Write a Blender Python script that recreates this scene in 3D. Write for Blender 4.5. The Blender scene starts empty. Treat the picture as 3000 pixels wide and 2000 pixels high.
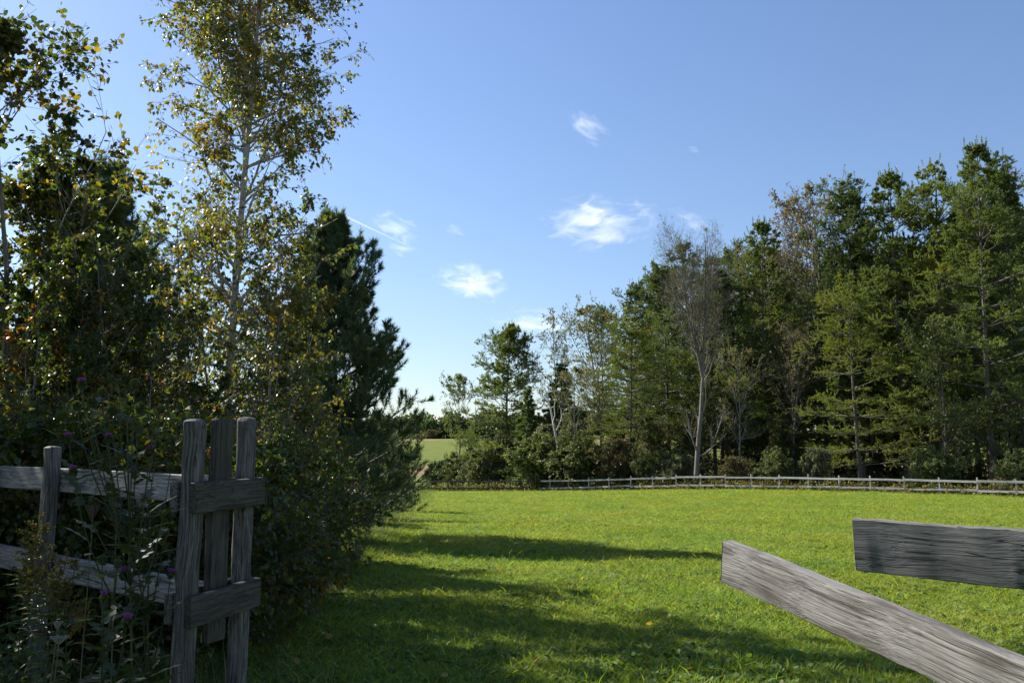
import bpy, bmesh, math, random
import numpy as np
from mathutils import Matrix, Vector

R = math.radians
sc = bpy.context.scene
col = sc.collection

# ------------------------------------------------------------------ camera, sky, sun, exposure
F, PX0, PY0, HOR = 2600.0, 1500.0, 1000.0, 1367.0      # photograph is 3000 x 2000
EYE = 1.45
PITCH = math.atan((HOR - PY0) / F)
cd = bpy.data.cameras.new('camera'); cam = bpy.data.objects.new('camera', cd); col.objects.link(cam)
cd.sensor_width = 36.0; cd.lens = F / 3000.0 * 36.0; cd.clip_start = 0.05; cd.clip_end = 8000
cam.location = (0, 0, EYE); cam.rotation_euler = (R(90) + PITCH, 0, 0)
sc.camera = cam

SUN_AZ = R(54)       # to the left of the view axis
SUN_EL = R(37)
SUN_DIR = Vector((-math.sin(SUN_AZ) * math.cos(SUN_EL), math.cos(SUN_AZ) * math.cos(SUN_EL), math.sin(SUN_EL)))
w = bpy.data.worlds.new('World'); sc.world = w; w.use_nodes = True
nt = w.node_tree; nt.nodes.clear()
sky = nt.nodes.new('ShaderNodeTexSky'); sky.sky_type = 'NISHITA'; sky.sun_disc = False
sky.sun_elevation = SUN_EL; sky.sun_rotation = -SUN_AZ
sky.altitude = 150; sky.air_density = 1.35; sky.dust_density = 0.42; sky.ozone_density = 3.0
bg = nt.nodes.new('ShaderNodeBackground'); bg.inputs['Strength'].default_value = 0.0615
wo = nt.nodes.new('ShaderNodeOutputWorld')
wb = nt.nodes.new('ShaderNodeMix'); wb.data_type = 'RGBA'; wb.blend_type = 'MULTIPLY'; wb.inputs[0].default_value = 1.0
wb.inputs[7].default_value = (0.97, 1.0, 1.17, 1)      # white balance of the clear September sky
nt.links.new(sky.outputs[0], wb.inputs[6]); nt.links.new(wb.outputs[2], bg.inputs[0]); nt.links.new(bg.outputs[0], wo.inputs[0])
sd = bpy.data.lights.new('sun', 'SUN'); sd.energy = 5.0; sd.angle = R(0.53); sd.color = (1.0, 0.94, 0.84)
sun = bpy.data.objects.new('sun', sd); col.objects.link(sun)
sun.rotation_euler = SUN_DIR.to_track_quat('Z', 'Y').to_euler(); sun.location = (-20, 15, 25)
sc.view_settings.view_transform = 'Standard'; sc.view_settings.look = 'None'
sc.view_settings.exposure = 1.12; sc.view_settings.gamma = 1.0
sc.view_settings.use_curve_mapping = False
sc.render.engine = 'CYCLES'
cy = sc.cycles
cy.max_bounces = 5; cy.diffuse_bounces = 2; cy.glossy_bounces = 2; cy.transmission_bounces = 4
cy.volume_bounces = 3; cy.transparent_max_bounces = 8

# ------------------------------------------------------------------ helpers
def unp(px, py, Y):
    """point seen at photo pixel (px, py) that stands Y metres ahead"""
    u = (px - PX0) / F; v = (PY0 - py) / F
    yw = math.cos(PITCH) - v * math.sin(PITCH); zw = math.sin(PITCH) + v * math.cos(PITCH)
    return Vector((u / yw * Y, Y, EYE + zw / yw * Y))

def sstep(a, b, x):
    t = np.clip((x - a) / (b - a), 0, 1); return t * t * (3 - 2 * t)

def ground(x, y):
    x = np.asarray(x, float); y = np.asarray(y, float)
    z = -0.0122 * np.clip(y - 3, 0, 92)
    z = z + 0.42 * np.exp(-((x - 18) ** 2 / (2 * 10.0 ** 2) + (y - 68) ** 2 / (2 * 20.0 ** 2)))
    z = z + 13.6 * sstep(92, 330, y) * (0.75 + 0.25 * sstep(-120, 60, x)) * 1.0
    z = z + 0.05 * np.sin(x * 0.9 + 1.3) * np.sin(y * 0.7) * sstep(5, 12, y)
    z = z + 0.6 * np.sin(x * 0.06 + y * 0.035) * sstep(100, 200, y)
    return z

def gz(x, y): return float(ground(x, y))

def norm(v):
    return v / np.maximum(np.linalg.norm(v, axis=-1, keepdims=True), 1e-9)

def build_mesh(name, chunks, mat, smooth=False):
    V = []; L = []; S = []; C = []; off = 0; hasc = False
    for ch in chunks:
        v, f = ch[0], ch[1]; c = ch[2] if len(ch) > 2 else None
        if len(v) == 0: continue
        V.append(v); L.append((f + off).ravel()); S.append(np.full(len(f), f.shape[1]))
        if c is not None: hasc = True; C.append(c)
        else: C.append(np.ones((len(v), 3)))
        off += len(v)
    V = np.concatenate(V); L = np.concatenate(L); S = np.concatenate(S); C = np.concatenate(C)
    me = bpy.data.meshes.new(name)
    me.vertices.add(len(V)); me.vertices.foreach_set('co', V.astype(np.float32).ravel())
    me.loops.add(len(L)); me.loops.foreach_set('vertex_index', L.astype(np.int32))
    me.polygons.add(len(S))
    st = np.zeros(len(S), np.int32); st[1:] = np.cumsum(S)[:-1]
    me.polygons.foreach_set('loop_start', st)
    me.polygons.foreach_set('use_smooth', np.full(len(S), smooth, dtype=bool))
    me.update(calc_edges=True)
    if hasc:
        a = me.attributes.new('Col', 'FLOAT_COLOR', 'POINT')
        a.data.foreach_set('color', np.concatenate([C, np.ones((len(C), 1))], 1).astype(np.float32).ravel())
    if mat: me.materials.append(mat)
    return me

def tag(o, label=None, cat=None, group=None, kind=None):
    if label: o['label'] = label
    if cat: o['category'] = cat
    if group: o['group'] = group
    if kind: o['kind'] = kind
    return o

def link(name, me, parent=None, mtx=None):
    o = bpy.data.objects.new(name, me); col.objects.link(o)
    if parent: o.parent = parent
    if mtx is not None: o.matrix_basis = mtx
    return o

def empty(name, loc, rz=0.0, scale=None):
    o = bpy.data.objects.new(name, None); col.objects.link(o); o.location = loc; o.rotation_euler = (0, 0, rz)
    o.empty_display_size = 0.3
    if scale: o.scale = scale
    return o

# ------------------------------------------------------------------ materials
def mat_base(name):
    m = bpy.data.materials.new(name); m.use_nodes = True; n = m.node_tree
    n.nodes.clear(); out = n.nodes.new('ShaderNodeOutputMaterial')
    return m, n, out

def N(n, t, **kw):
    x = n.nodes.new(t)
    for k, v in kw.items():
        if k in x.inputs: x.inputs[k].default_value = v
        else: setattr(x, k, v)
    return x

def foliage(name, trans=0.4, rough=0.42, spec=0.5, tint=(1.25, 1.2, 0.55), noise=0.0, rnd=0.0):
    m, n, out = mat_base(name)
    at = N(n, 'ShaderNodeAttribute', attribute_name='Col')
    c = at.outputs['Color']
    if noise > 0:
        geo = N(n, 'ShaderNodeNewGeometry')
        nz = N(n, 'ShaderNodeTexNoise', Scale=noise, Detail=4.0)
        n.links.new(geo.outputs['Position'], nz.inputs['Vector'])
        rp = N(n, 'ShaderNodeValToRGB')
        rp.color_ramp.elements[0].position = 0.36; rp.color_ramp.elements[0].color = (0.88, 0.97, 0.93, 1)
        rp.color_ramp.elements[1].position = 0.66; rp.color_ramp.elements[1].color = (1.22, 1.04, 0.97, 1)
        n.links.new(nz.outputs['Fac'], rp.inputs[0])
        mx = N(n, 'ShaderNodeMix', data_type='RGBA', blend_type='MULTIPLY'); mx.inputs[0].default_value = 1
        n.links.new(c, mx.inputs[6]); n.links.new(rp.outputs[0], mx.inputs[7]); c = mx.outputs[2]
    if rnd > 0:
        oi = N(n, 'ShaderNodeObjectInfo')
        mr = N(n, 'ShaderNodeMapRange'); mr.inputs[3].default_value = 1 - rnd; mr.inputs[4].default_value = 1 + rnd
        n.links.new(oi.outputs['Random'], mr.inputs[0])
        mm = N(n, 'ShaderNodeVectorMath', operation='SCALE')
        n.links.new(c, mm.inputs[0]); n.links.new(mr.outputs[0], mm.inputs['Scale']); c = mm.outputs[0]
    p = N(n, 'ShaderNodeBsdfPrincipled', Roughness=rough)
    p.inputs['Specular IOR Level'].default_value = spec
    n.links.new(c, p.inputs['Base Color'])
    t = N(n, 'ShaderNodeBsdfTranslucent')
    tm = N(n, 'ShaderNodeMix', data_type='RGBA', blend_type='MULTIPLY'); tm.inputs[0].default_value = 1
    tm.inputs[7].default_value = (*tint, 1)
    n.links.new(c, tm.inputs[6]); n.links.new(tm.outputs[2], t.inputs['Color'])
    ms = N(n, 'ShaderNodeMixShader'); ms.inputs[0].default_value = trans
    n.links.new(p.outputs[0], ms.inputs[1]); n.links.new(t.outputs[0], ms.inputs[2])
    n.links.new(ms.outputs[0], out.inputs[0])
    return m

def bark(name, c1, c2, scale=(6, 6, 1.5), bump=0.5, bands=None):
    m, n, out = mat_base(name)
    tc = N(n, 'ShaderNodeTexCoord'); mp = N(n, 'ShaderNodeMapping'); mp.inputs['Scale'].default_value = scale
    n.links.new(tc.outputs['Object'], mp.inputs[0])
    nz = N(n, 'ShaderNodeTexNoise', Scale=3.0, Detail=6.0, Roughness=0.65)
    n.links.new(mp.outputs[0], nz.inputs['Vector'])
    rp = N(n, 'ShaderNodeValToRGB')
    rp.color_ramp.elements[0].position = 0.35; rp.color_ramp.elements[0].color = (*c1, 1)
    rp.color_ramp.elements[1].position = 0.68; rp.color_ramp.elements[1].color = (*c2, 1)
    n.links.new(nz.outputs['Fac'], rp.inputs[0])
    c = rp.outputs[0]
    if bands:
        mp2 = N(n, 'ShaderNodeMapping'); mp2.inputs['Scale'].default_value = (3, 3, 14)
        n.links.new(tc.outputs['Object'], mp2.inputs[0])
        n2 = N(n, 'ShaderNodeTexNoise', Scale=1.0, Detail=3.0); n.links.new(mp2.outputs[0], n2.inputs['Vector'])
        r2 = N(n, 'ShaderNodeValToRGB'); r2.color_ramp.elements[0].position = 0.58; r2.color_ramp.elements[1].position = 0.66
        n.links.new(n2.outputs['Fac'], r2.inputs[0])
        mx = N(n, 'ShaderNodeMix', data_type='RGBA'); n.links.new(r2.outputs[0], mx.inputs[0])
        n.links.new(c, mx.inputs[6]); mx.inputs[7].default_value = (*bands, 1); c = mx.outputs[2]
    p = N(n, 'ShaderNodeBsdfPrincipled', Roughness=0.85)
    n.links.new(c, p.inputs['Base Color'])
    b = N(n, 'ShaderNodeBump', Strength=bump, Distance=0.03); n.links.new(nz.outputs['Fac'], b.inputs['Height'])
    n.links.new(b.outputs[0], p.inputs['Normal']); n.links.new(p.outputs[0], out.inputs[0])
    return m

def wood(name, light=(0.34, 0.33, 0.315), mid=(0.20, 0.19, 0.18), dark=(0.05, 0.046, 0.042), grain=1.0, stain=0.5, bump=0.6):
    """weathered board: long axis of each board is its local X"""
    m, n, out = mat_base(name)
    tc = N(n, 'ShaderNodeTexCoord'); oi = N(n, 'ShaderNodeObjectInfo')
    ofs = N(n, 'ShaderNodeVectorMath', operation='SCALE'); ofs.inputs[0].default_value = (37.0, 11.0, 23.0)
    n.links.new(oi.outputs['Random'], ofs.inputs['Scale'])
    add = N(n, 'ShaderNodeVectorMath', operation='ADD')
    n.links.new(tc.outputs['Object'], add.inputs[0]); n.links.new(ofs.outputs[0], add.inputs[1])
    # slow wander of the grain
    wn = N(n, 'ShaderNodeTexNoise', Scale=2.2, Detail=2.0)
    n.links.new(add.outputs[0], wn.inputs['Vector'])
    wv = N(n, 'ShaderNodeVectorMath', operation='SCALE'); n.links.new(wn.outputs['Color'], wv.inputs[0]); wv.inputs['Scale'].default_value = 0.07
    a2 = N(n, 'ShaderNodeVectorMath', operation='ADD'); n.links.new(add.outputs[0], a2.inputs[0]); n.links.new(wv.outputs[0], a2.inputs[1])
    # knots pull the grain
    kv = N(n, 'ShaderNodeMapping'); kv.inputs['Scale'].default_value = (2.6, 7, 7); n.links.new(add.outputs[0], kv.inputs[0])
    vo = N(n, 'ShaderNodeTexVoronoi', Scale=1.0); n.links.new(kv.outputs[0], vo.inputs['Vector'])
    kr = N(n, 'ShaderNodeMapRange'); kr.inputs[1].default_value = 0.0; kr.inputs[2].default_value = 0.22; kr.inputs[3].default_value = 1; kr.inputs[4].default_value = 0
    n.links.new(vo.outputs['Distance'], kr.inputs[0])
    ks = N(n, 'ShaderNodeMath', operation='MULTIPLY'); n.links.new(kr.outputs[0], ks.inputs[0]); ks.inputs[1].default_value = 0.03
    kx = N(n, 'ShaderNodeCombineXYZ'); n.links.new(ks.outputs[0], kx.inputs[1]); n.links.new(ks.outputs[0], kx.inputs[2])
    a3 = N(n, 'ShaderNodeVectorMath', operation='ADD'); n.links.new(a2.outputs[0], a3.inputs[0]); n.links.new(kx.outputs[0], a3.inputs[1])
    mp = N(n, 'ShaderNodeMapping'); mp.inputs['Scale'].default_value = (1.6, 115 * grain, 115 * grain); n.links.new(a3.outputs[0], mp.inputs[0])
    g1 = N(n, 'ShaderNodeTexNoise', Scale=1.0, Detail=3.0, Roughness=0.55); n.links.new(mp.outputs[0], g1.inputs['Vector'])
    mp2 = N(n, 'ShaderNodeMapping'); mp2.inputs['Scale'].default_value = (10, 520 * grain, 520 * grain); n.links.new(a3.outputs[0], mp2.inputs[0])
    g2 = N(n, 'ShaderNodeTexNoise', Scale=1.0, Detail=2.0); n.links.new(mp2.outputs[0], g2.inputs['Vector'])
    gm = N(n, 'ShaderNodeMath', operation='MULTIPLY_ADD'); n.links.new(g2.outputs['Fac'], gm.inputs[0]); gm.inputs[1].default_value = 0.55
    n.links.new(g1.outputs['Fac'], gm.inputs[2])
    rp = N(n, 'ShaderNodeValToRGB'); cr = rp.color_ramp
    cr.elements[0].position = 0.57; cr.elements[0].color = (*dark, 1)
    cr.elements[1].position = 0.92; cr.elements[1].color = (*light, 1)
    e = cr.elements.new(0.71); e.color = (*mid, 1)
    n.links.new(gm.outputs[0], rp.inputs[0])
    # broad weather stains
    mp3 = N(n, 'ShaderNodeMapping'); mp3.inputs['Scale'].default_value = (4, 16, 16); n.links.new(a2.outputs[0], mp3.inputs[0])
    s1 = N(n, 'ShaderNodeTexNoise', Scale=1.0, Detail=5.0, Roughness=0.6); n.links.new(mp3.outputs[0], s1.inputs['Vector'])
    sr = N(n, 'ShaderNodeMapRange'); sr.inputs[1].default_value = 0.46; sr.inputs[2].default_value = 0.64; sr.inputs[3].default_value = 0; sr.inputs[4].default_value = stain
    n.links.new(s1.outputs['Fac'], sr.inputs[0])
    mx = N(n, 'ShaderNodeMix', data_type='RGBA'); n.links.new(sr.outputs[0], mx.inputs[0]); n.links.new(rp.outputs[0], mx.inputs[6])
    mx.inputs[7].default_value = (dark[0] * 1.15, dark[1] * 1.1, dark[2], 1)
    kc = N(n, 'ShaderNodeMapRange'); kc.inputs[1].default_value = 0.03; kc.inputs[2].default_value = 0.11; kc.inputs[3].default_value = 0.75; kc.inputs[4].default_value = 0
    n.links.new(vo.outputs['Distance'], kc.inputs[0])
    mk = N(n, 'ShaderNodeMix', data_type='RGBA'); n.links.new(kc.outputs[0], mk.inputs[0]); n.links.new(mx.outputs[2], mk.inputs[6])
    mk.inputs[7].default_value = (dark[0] * .8, dark[1] * .7, dark[2] * .6, 1)
    # long drying cracks
    mp4 = N(n, 'ShaderNodeMapping'); mp4.inputs['Scale'].default_value = (1.1, 26, 26); n.links.new(a3.outputs[0], mp4.inputs[0])
    c1 = N(n, 'ShaderNodeTexNoise', Scale=1.0, Detail=1.5); n.links.new(mp4.outputs[0], c1.inputs['Vector'])
    c2 = N(n, 'ShaderNodeMath', operation='SUBTRACT'); n.links.new(c1.outputs['Fac'], c2.inputs[0]); c2.inputs[1].default_value = 0.5
    c3 = N(n, 'ShaderNodeMath', operation='ABSOLUTE'); n.links.new(c2.outputs[0], c3.inputs[0])
    c4 = N(n, 'ShaderNodeMapRange'); c4.inputs[1].default_value = 0.004; c4.inputs[2].default_value = 0.016; c4.inputs[3].default_value = 0.8; c4.inputs[4].default_value = 0; n.links.new(c3.outputs[0], c4.inputs[0])
    c5 = N(n, 'ShaderNodeMapRange'); c5.inputs[1].default_value = 0.5; c5.inputs[2].default_value = 0.6; n.links.new(wn.outputs['Fac'], c5.inputs[0])
    c6 = N(n, 'ShaderNodeMath', operation='MULTIPLY'); n.links.new(c4.outputs[0], c6.inputs[0]); n.links.new(c5.outputs[0], c6.inputs[1])
    mc = N(n, 'ShaderNodeMix', data_type='RGBA'); n.links.new(c6.outputs[0], mc.inputs[0]); n.links.new(mk.outputs[2], mc.inputs[6]); mc.inputs[7].default_value = (dark[0] * .4, dark[1] * .4, dark[2] * .4, 1)
    hb = N(n, 'ShaderNodeMath', operation='MULTIPLY_ADD'); n.links.new(c6.outputs[0], hb.inputs[0]); hb.inputs[1].default_value = -0.9; n.links.new(gm.outputs[0], hb.inputs[2])
    p = N(n, 'ShaderNodeBsdfPrincipled', Roughness=0.75); p.inputs['Specular IOR Level'].default_value = 0.3
    n.links.new(mc.outputs[2], p.inputs['Base Color'])
    b = N(n, 'ShaderNodeBump', Strength=bump, Distance=0.004); n.links.new(hb.outputs[0], b.inputs['Height'])
    n.links.new(b.outputs[0], p.inputs['Normal']); n.links.new(p.outputs[0], out.inputs[0])
    return m

def simple(name, c, rough=0.6, var=0.25, scale=8.0):
    m, n, out = mat_base(name)
    tc = N(n, 'ShaderNodeTexCoord'); nz = N(n, 'ShaderNodeTexNoise', Scale=scale, Detail=4.0)
    n.links.new(tc.outputs['Object'], nz.inputs['Vector'])
    rp = N(n, 'ShaderNodeValToRGB')
    rp.color_ramp.elements[0].color = (*[x * (1 - var) for x in c], 1); rp.color_ramp.elements[0].position = 0.35
    rp.color_ramp.elements[1].color = (*[min(1, x * (1 + var)) for x in c], 1); rp.color_ramp.elements[1].position = 0.65
    n.links.new(nz.outputs['Fac'], rp.inputs[0])
    p = N(n, 'ShaderNodeBsdfPrincipled', Roughness=rough); n.links.new(rp.outputs[0], p.inputs['Base Color'])
    n.links.new(p.outputs[0], out.inputs[0]); return m

M = {}
M['leaf'] = foliage('leaf', 0.55, 0.36, 0.6, tint=(1.4, 1.3, 0.5))
M['leaf_far'] = foliage('leaf_far', 0.45, 0.5, 0.4)
M['needle'] = foliage('needle', 0.38, 0.5, 0.35, tint=(1.1, 1.15, 0.5))
M['grass'] = foliage('grass', 0.42, 0.6, 0.22, tint=(1.25, 1.25, 0.45), noise=0.35, rnd=0.25)
M['weed'] = foliage('weed', 0.4, 0.45, 0.4, tint=(1.2, 1.2, 0.5), rnd=0.15)
M['bark_pine'] = bark('bark_pine', (0.05, 0.042, 0.036), (0.16, 0.135, 0.115))
M['bark_grey'] = bark('bark_grey', (0.09, 0.08, 0.07), (0.25, 0.235, 0.215), bump=0.35)
M['bark_maple'] = bark('bark_maple', (0.07, 0.062, 0.053), (0.2, 0.185, 0.165), bump=0.35)
M['bark_dark'] = bark('bark_dark', (0.05, 0.04, 0.034), (0.13, 0.11, 0.09))
M['bark_birch'] = bark('bark_birch', (0.22, 0.20, 0.18), (0.46, 0.43, 0.39), bands=(0.05, 0.045, 0.04), bump=0.3)
M['bark_dead'] = bark('bark_dead', (0.34, 0.32, 0.30), (0.6, 0.58, 0.55), bump=0.3)
M['wood'] = wood('weathered_wood')
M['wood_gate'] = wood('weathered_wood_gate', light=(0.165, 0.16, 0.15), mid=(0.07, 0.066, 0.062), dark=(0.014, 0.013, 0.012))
M['wood_near'] = wood('weathered_wood_near', light=(0.29, 0.275, 0.258), mid=(0.19, 0.177, 0.163), dark=(0.06, 0.053, 0.047), stain=0.75, bump=1.0)
M['wood_slate'] = wood('weathered_wood_slate', light=(0.215, 0.205, 0.19), mid=(0.14, 0.132, 0.122), dark=(0.03, 0.029, 0.028), stain=0.5, bump=0.7)
M['wood_sunlit'] = wood('weathered_wood_sunlit', light=(0.60, 0.58, 0.54), mid=(0.45, 0.425, 0.39), dark=(0.16, 0.145, 0.125), stain=0.3)  # far fence wood with the sunlight on its rails painted in
M['wood_shaded'] = wood('weathered_wood_shaded', light=(0.11, 0.098, 0.085), mid=(0.065, 0.056, 0.047), dark=(0.02, 0.017, 0.014))  # same far fence wood, its unlit side painted dark
M['nail'] = simple('rusty_nail', (0.06, 0.04, 0.03), 0.7)
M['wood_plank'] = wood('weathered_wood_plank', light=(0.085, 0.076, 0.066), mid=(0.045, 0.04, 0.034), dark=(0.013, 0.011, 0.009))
M['purple'] = simple('thistle_purple', (0.26, 0.06, 0.30), 0.6)
M['seed'] = simple('seed_head_brown', (0.10, 0.065, 0.045), 0.8)
M['lace'] = simple('lace_white', (0.26, 0.28, 0.24), 0.8)

# ------------------------------------------------------------------ ground
def ground_material():
    m, n, out = mat_base('meadow_ground')
    geo = N(n, 'ShaderNodeNewGeometry')
    a = N(n, 'ShaderNodeTexNoise', Scale=0.35, Detail=4.0); n.links.new(geo.outputs['Position'], a.inputs['Vector'])
    r1 = N(n, 'ShaderNodeValToRGB')
    r1.color_ramp.elements[0].position = 0.36; r1.color_ramp.elements[0].color = (0.11, 0.152, 0.024, 1)
    r1.color_ramp.elements[1].position = 0.66; r1.color_ramp.elements[1].color = (0.155, 0.185, 0.03, 1)
    n.links.new(a.outputs['Fac'], r1.inputs[0])
    b = N(n, 'ShaderNodeTexNoise', Scale=22.0, Detail=5.0, Roughness=0.7); n.links.new(geo.outputs['Position'], b.inputs['Vector'])
    r2 = N(n, 'ShaderNodeValToRGB')
    r2.color_ramp.elements[0].position = 0.3; r2.color_ramp.elements[0].color = (0.45, 0.45, 0.5, 1)
    r2.color_ramp.elements[1].position = 0.7; r2.color_ramp.elements[1].color = (1.25, 1.2, 1.1, 1)
    n.links.new(b.outputs['Fac'], r2.inputs[0])
    mx = N(n, 'ShaderNodeMix', data_type='RGBA', blend_type='MULTIPLY'); mx.inputs[0].default_value = 1
    n.links.new(r1.outputs[0], mx.inputs[6]); n.links.new(r2.outputs[0], mx.inputs[7])
    # dry cut strips on the far hill
    sx = N(n, 'ShaderNodeSeparateXYZ'); n.links.new(geo.outputs['Position'], sx.inputs[0])
    def band(y0, y1, soft):
        u = N(n, 'ShaderNodeMapRange', interpolation_type='SMOOTHSTEP'); u.inputs[1].default_value = y0 - soft; u.inputs[2].default_value = y0 + soft
        d = N(n, 'ShaderNodeMapRange', interpolation_type='SMOOTHSTEP'); d.inputs[1].default_value = y1 - soft; d.inputs[2].default_value = y1 + soft
        d.inputs[3].default_value = 1; d.inputs[4].default_value = 0
        wob = N(n, 'ShaderNodeTexNoise', Scale=0.03, Detail=3.0); n.links.new(geo.outputs['Position'], wob.inputs['Vector'])
        wm = N(n, 'ShaderNodeMath', operation='MULTIPLY_ADD'); wm.inputs[1].default_value = 34; n.links.new(wob.outputs['Fac'], wm.inputs[0]); n.links.new(sx.outputs[1], wm.inputs[2])
        wm2 = N(n, 'ShaderNodeMath', operation='SUBTRACT'); n.links.new(wm.outputs[0], wm2.inputs[0]); wm2.inputs[1].default_value = 17
        n.links.new(wm2.outputs[0], u.inputs[0]); n.links.new(wm2.outputs[0], d.inputs[0])
        mm = N(n, 'ShaderNodeMath', operation='MULTIPLY'); n.links.new(u.outputs[0], mm.inputs[0]); n.links.new(d.outputs[0], mm.inputs[1])
        return mm
    b1 = band(140, 172, 7); b2 = band(262, 285, 7)
    mxx = N(n, 'ShaderNodeMath', operation='MAXIMUM'); n.links.new(b1.outputs[0], mxx.inputs[0]); n.links.new(b2.outputs[0], mxx.inputs[1])
    sc9 = N(n, 'ShaderNodeMath', operation='MULTIPLY'); n.links.new(mxx.outputs[0], sc9.inputs[0]); sc9.inputs[1].default_value = 0.9
    my = N(n, 'ShaderNodeMix', data_type='RGBA'); n.links.new(sc9.outputs[0], my.inputs[0]); n.links.new(mx.outputs[2], my.inputs[6])
    my.inputs[7].default_value = (0.25, 0.165, 0.09, 1)
    la = N(n, 'ShaderNodeAttribute', attribute_name='Col')
    ml = N(n, 'ShaderNodeMix', data_type='RGBA'); n.links.new(la.outputs['Fac'], ml.inputs[0]); n.links.new(my.outputs[2], ml.inputs[6])
    lm = N(n, 'ShaderNodeMix', data_type='RGBA'); n.links.new(b.outputs['Fac'], lm.inputs[0]); lm.inputs[6].default_value = (0.03, 0.022, 0.014, 1); lm.inputs[7].default_value = (0.10, 0.07, 0.04, 1)
    n.links.new(lm.outputs[2], ml.inputs[7])
    p = N(n, 'ShaderNodeBsdfPrincipled', Roughness=0.95); p.inputs['Specular IOR Level'].default_value = 0.1
    n.links.new(ml.outputs[2], p.inputs['Base Color'])
    bp = N(n, 'ShaderNodeBump', Strength=0.6, Distance=0.06); n.links.new(b.outputs['Fac'], bp.inputs['Height']); n.links.new(bp.outputs[0], p.inputs['Normal'])
    n.links.new(p.outputs[0], out.inputs[0]); return m

ys = np.concatenate([np.arange(-12, 40, 0.5), np.arange(40, 110, 1.5), np.arange(110, 400, 6), np.array([420, 480, 600, 800, 1200, 2000, 4000])])
xs = np.concatenate([-np.array([4000, 2000, 1000, 600, 400, 300, 220, 160, 120]), np.arange(-90, -20, 4), np.arange(-20, 20, 0.5), np.arange(20, 92, 3), np.array([120, 160, 220, 300, 400, 600, 1000, 2000, 4000])]).astype(float)
GX, GY = np.meshgrid(xs, ys); GZ = ground(GX, GY)
nx, ny = len(xs), len(ys)
ii = (np.arange(ny - 1)[:, None] * nx + np.arange(nx - 1)[None]).ravel()
lit = sstep(0.5, 3.5, (GX - 1.9) * 0.69 + (GY - 85.6) * 0.72) * sstep(2, 8, GX + (GY - 85) * 0.1) * (1 - sstep(125, 150, GY))
LC = np.repeat(lit.reshape(-1, 1), 3, 1)
gm = build_mesh('meadow', [(np.stack([GX, GY, GZ], -1).reshape(-1, 3), np.stack([ii, ii + 1, ii + nx + 1, ii + nx], 1), LC)], ground_material(), True)
g_o = link('ground', gm); tag(g_o, 'green mown meadow sloping away to the far hill', 'ground', kind='structure')

# ------------------------------------------------------------------ plant building blocks (all vectorised)
def paths(rng, p0, d0, L, K, wob, trop):
    n_ = len(p0); P = np.empty((n_, K, 3)); P[:, 0] = p0; d = norm(d0); st = (L / (K - 1))[:, None]
    for k in range(1, K):
        d = norm(d + rng.normal(0, wob, (n_, 3)) + np.asarray(trop)); P[:, k] = P[:, k - 1] + d * st
    return P

def at_t(P, t, idx):
    K = P.shape[1]; f = np.clip(t, 0, 0.9999) * (K - 1); i = f.astype(int); fr = (f - i)[:, None]
    a = P[idx, i]; b = P[idx, i + 1]
    return a * (1 - fr) + b * fr, norm(b - a)

def sprout(rng, P, L, RR, n, t0, t1, ang, asd, lenf, K, wob, trop, rr=0.5, flat=1.0, taper=0.8, tlist=None):
    N0 = len(P); idx = np.repeat(np.arange(N0), n); m_ = len(idx)
    t = rng.uniform(t0, t1, m_) if tlist is None else tlist
    pos, tan = at_t(P, t, idx)
    rv = rng.normal(0, 1, (m_, 3)); rv[:, 2] *= flat
    per = norm(rv - (rv * tan).sum(1, keepdims=True) * tan)
    a = rng.normal(ang, asd, m_)[:, None]
    d = np.cos(a) * tan + np.sin(a) * per
    L2 = L[idx] * lenf(t) * rng.uniform(0.65, 1.3, m_)
    R2 = RR[idx] * (1 - taper * t) * rr
    return paths(rng, pos, d, L2, K, wob, trop), L2, R2, idx, t

def tubes(P, r0, r1, S=3, col_=None):
    n_, K, _ = P.shape
    T = np.empty_like(P); T[:, 1:-1] = P[:, 2:] - P[:, :-2]; T[:, 0] = P[:, 1] - P[:, 0]; T[:, -1] = P[:, -1] - P[:, -2]
    T = norm(T); ref = np.where(np.abs(T[..., 2:3]) > 0.8, np.array([1.0, 0.2, 0]), np.array([0.1, 0, 1.0]))
    A = norm(np.cross(T, ref)); B = np.cross(T, A)
    th = np.arange(S) * 2 * np.pi / S
    f = np.linspace(0, 1, K)[None, :, None, None]
    rad = np.asarray(r0)[:, None, None, None] * (1 - f) + np.asarray(r1)[:, None, None, None] * f
    V = P[:, :, None] + rad * (np.cos(th)[:, None] * A[:, :, None] + np.sin(th)[:, None] * B[:, :, None])
    base = (np.arange(n_) * K * S)[:, None, None] + (np.arange(K - 1) * S)[None, :, None]
    s = np.arange(S)[None, None]; s2 = (np.arange(S) + 1) % S
    q = np.stack([base + s, base + s2[None, None], base + S + s2[None, None], base + S + s], -1).reshape(-1, 4)
    V = V.reshape(-1, 3)
    return (V, q) if col_ is None else (V, q, np.tile(np.asarray(col_, float), (len(V), 1)))

LEAF5 = (np.array([[0, 0, 0], [.42, .34, .07], [.42, -.34, .07], [1, 0, -.10], [.5, 0, 0]]), np.array([[0, 2, 4], [0, 4, 1], [4, 2, 3], [1, 4, 3]]))
LEAFR = (np.array([[0, 0, 0], [.3, .42, .05], [.3, -.42, .05], [.8, .34, .02], [.8, -.34, .02], [1.05, 0, -.06], [.5, 0, -.02]]),
         np.array([[0, 2, 6], [0, 6, 1], [6, 2, 4], [1, 6, 3], [6, 4, 5], [6, 5, 3]]))
LEAF4 = (np.array([[0, 0, 0], [.5, .36, .08], [1, 0, -.06], [.5, -.36, .08]]), np.array([[0, 3, 2], [0, 2, 1]]))

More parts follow.
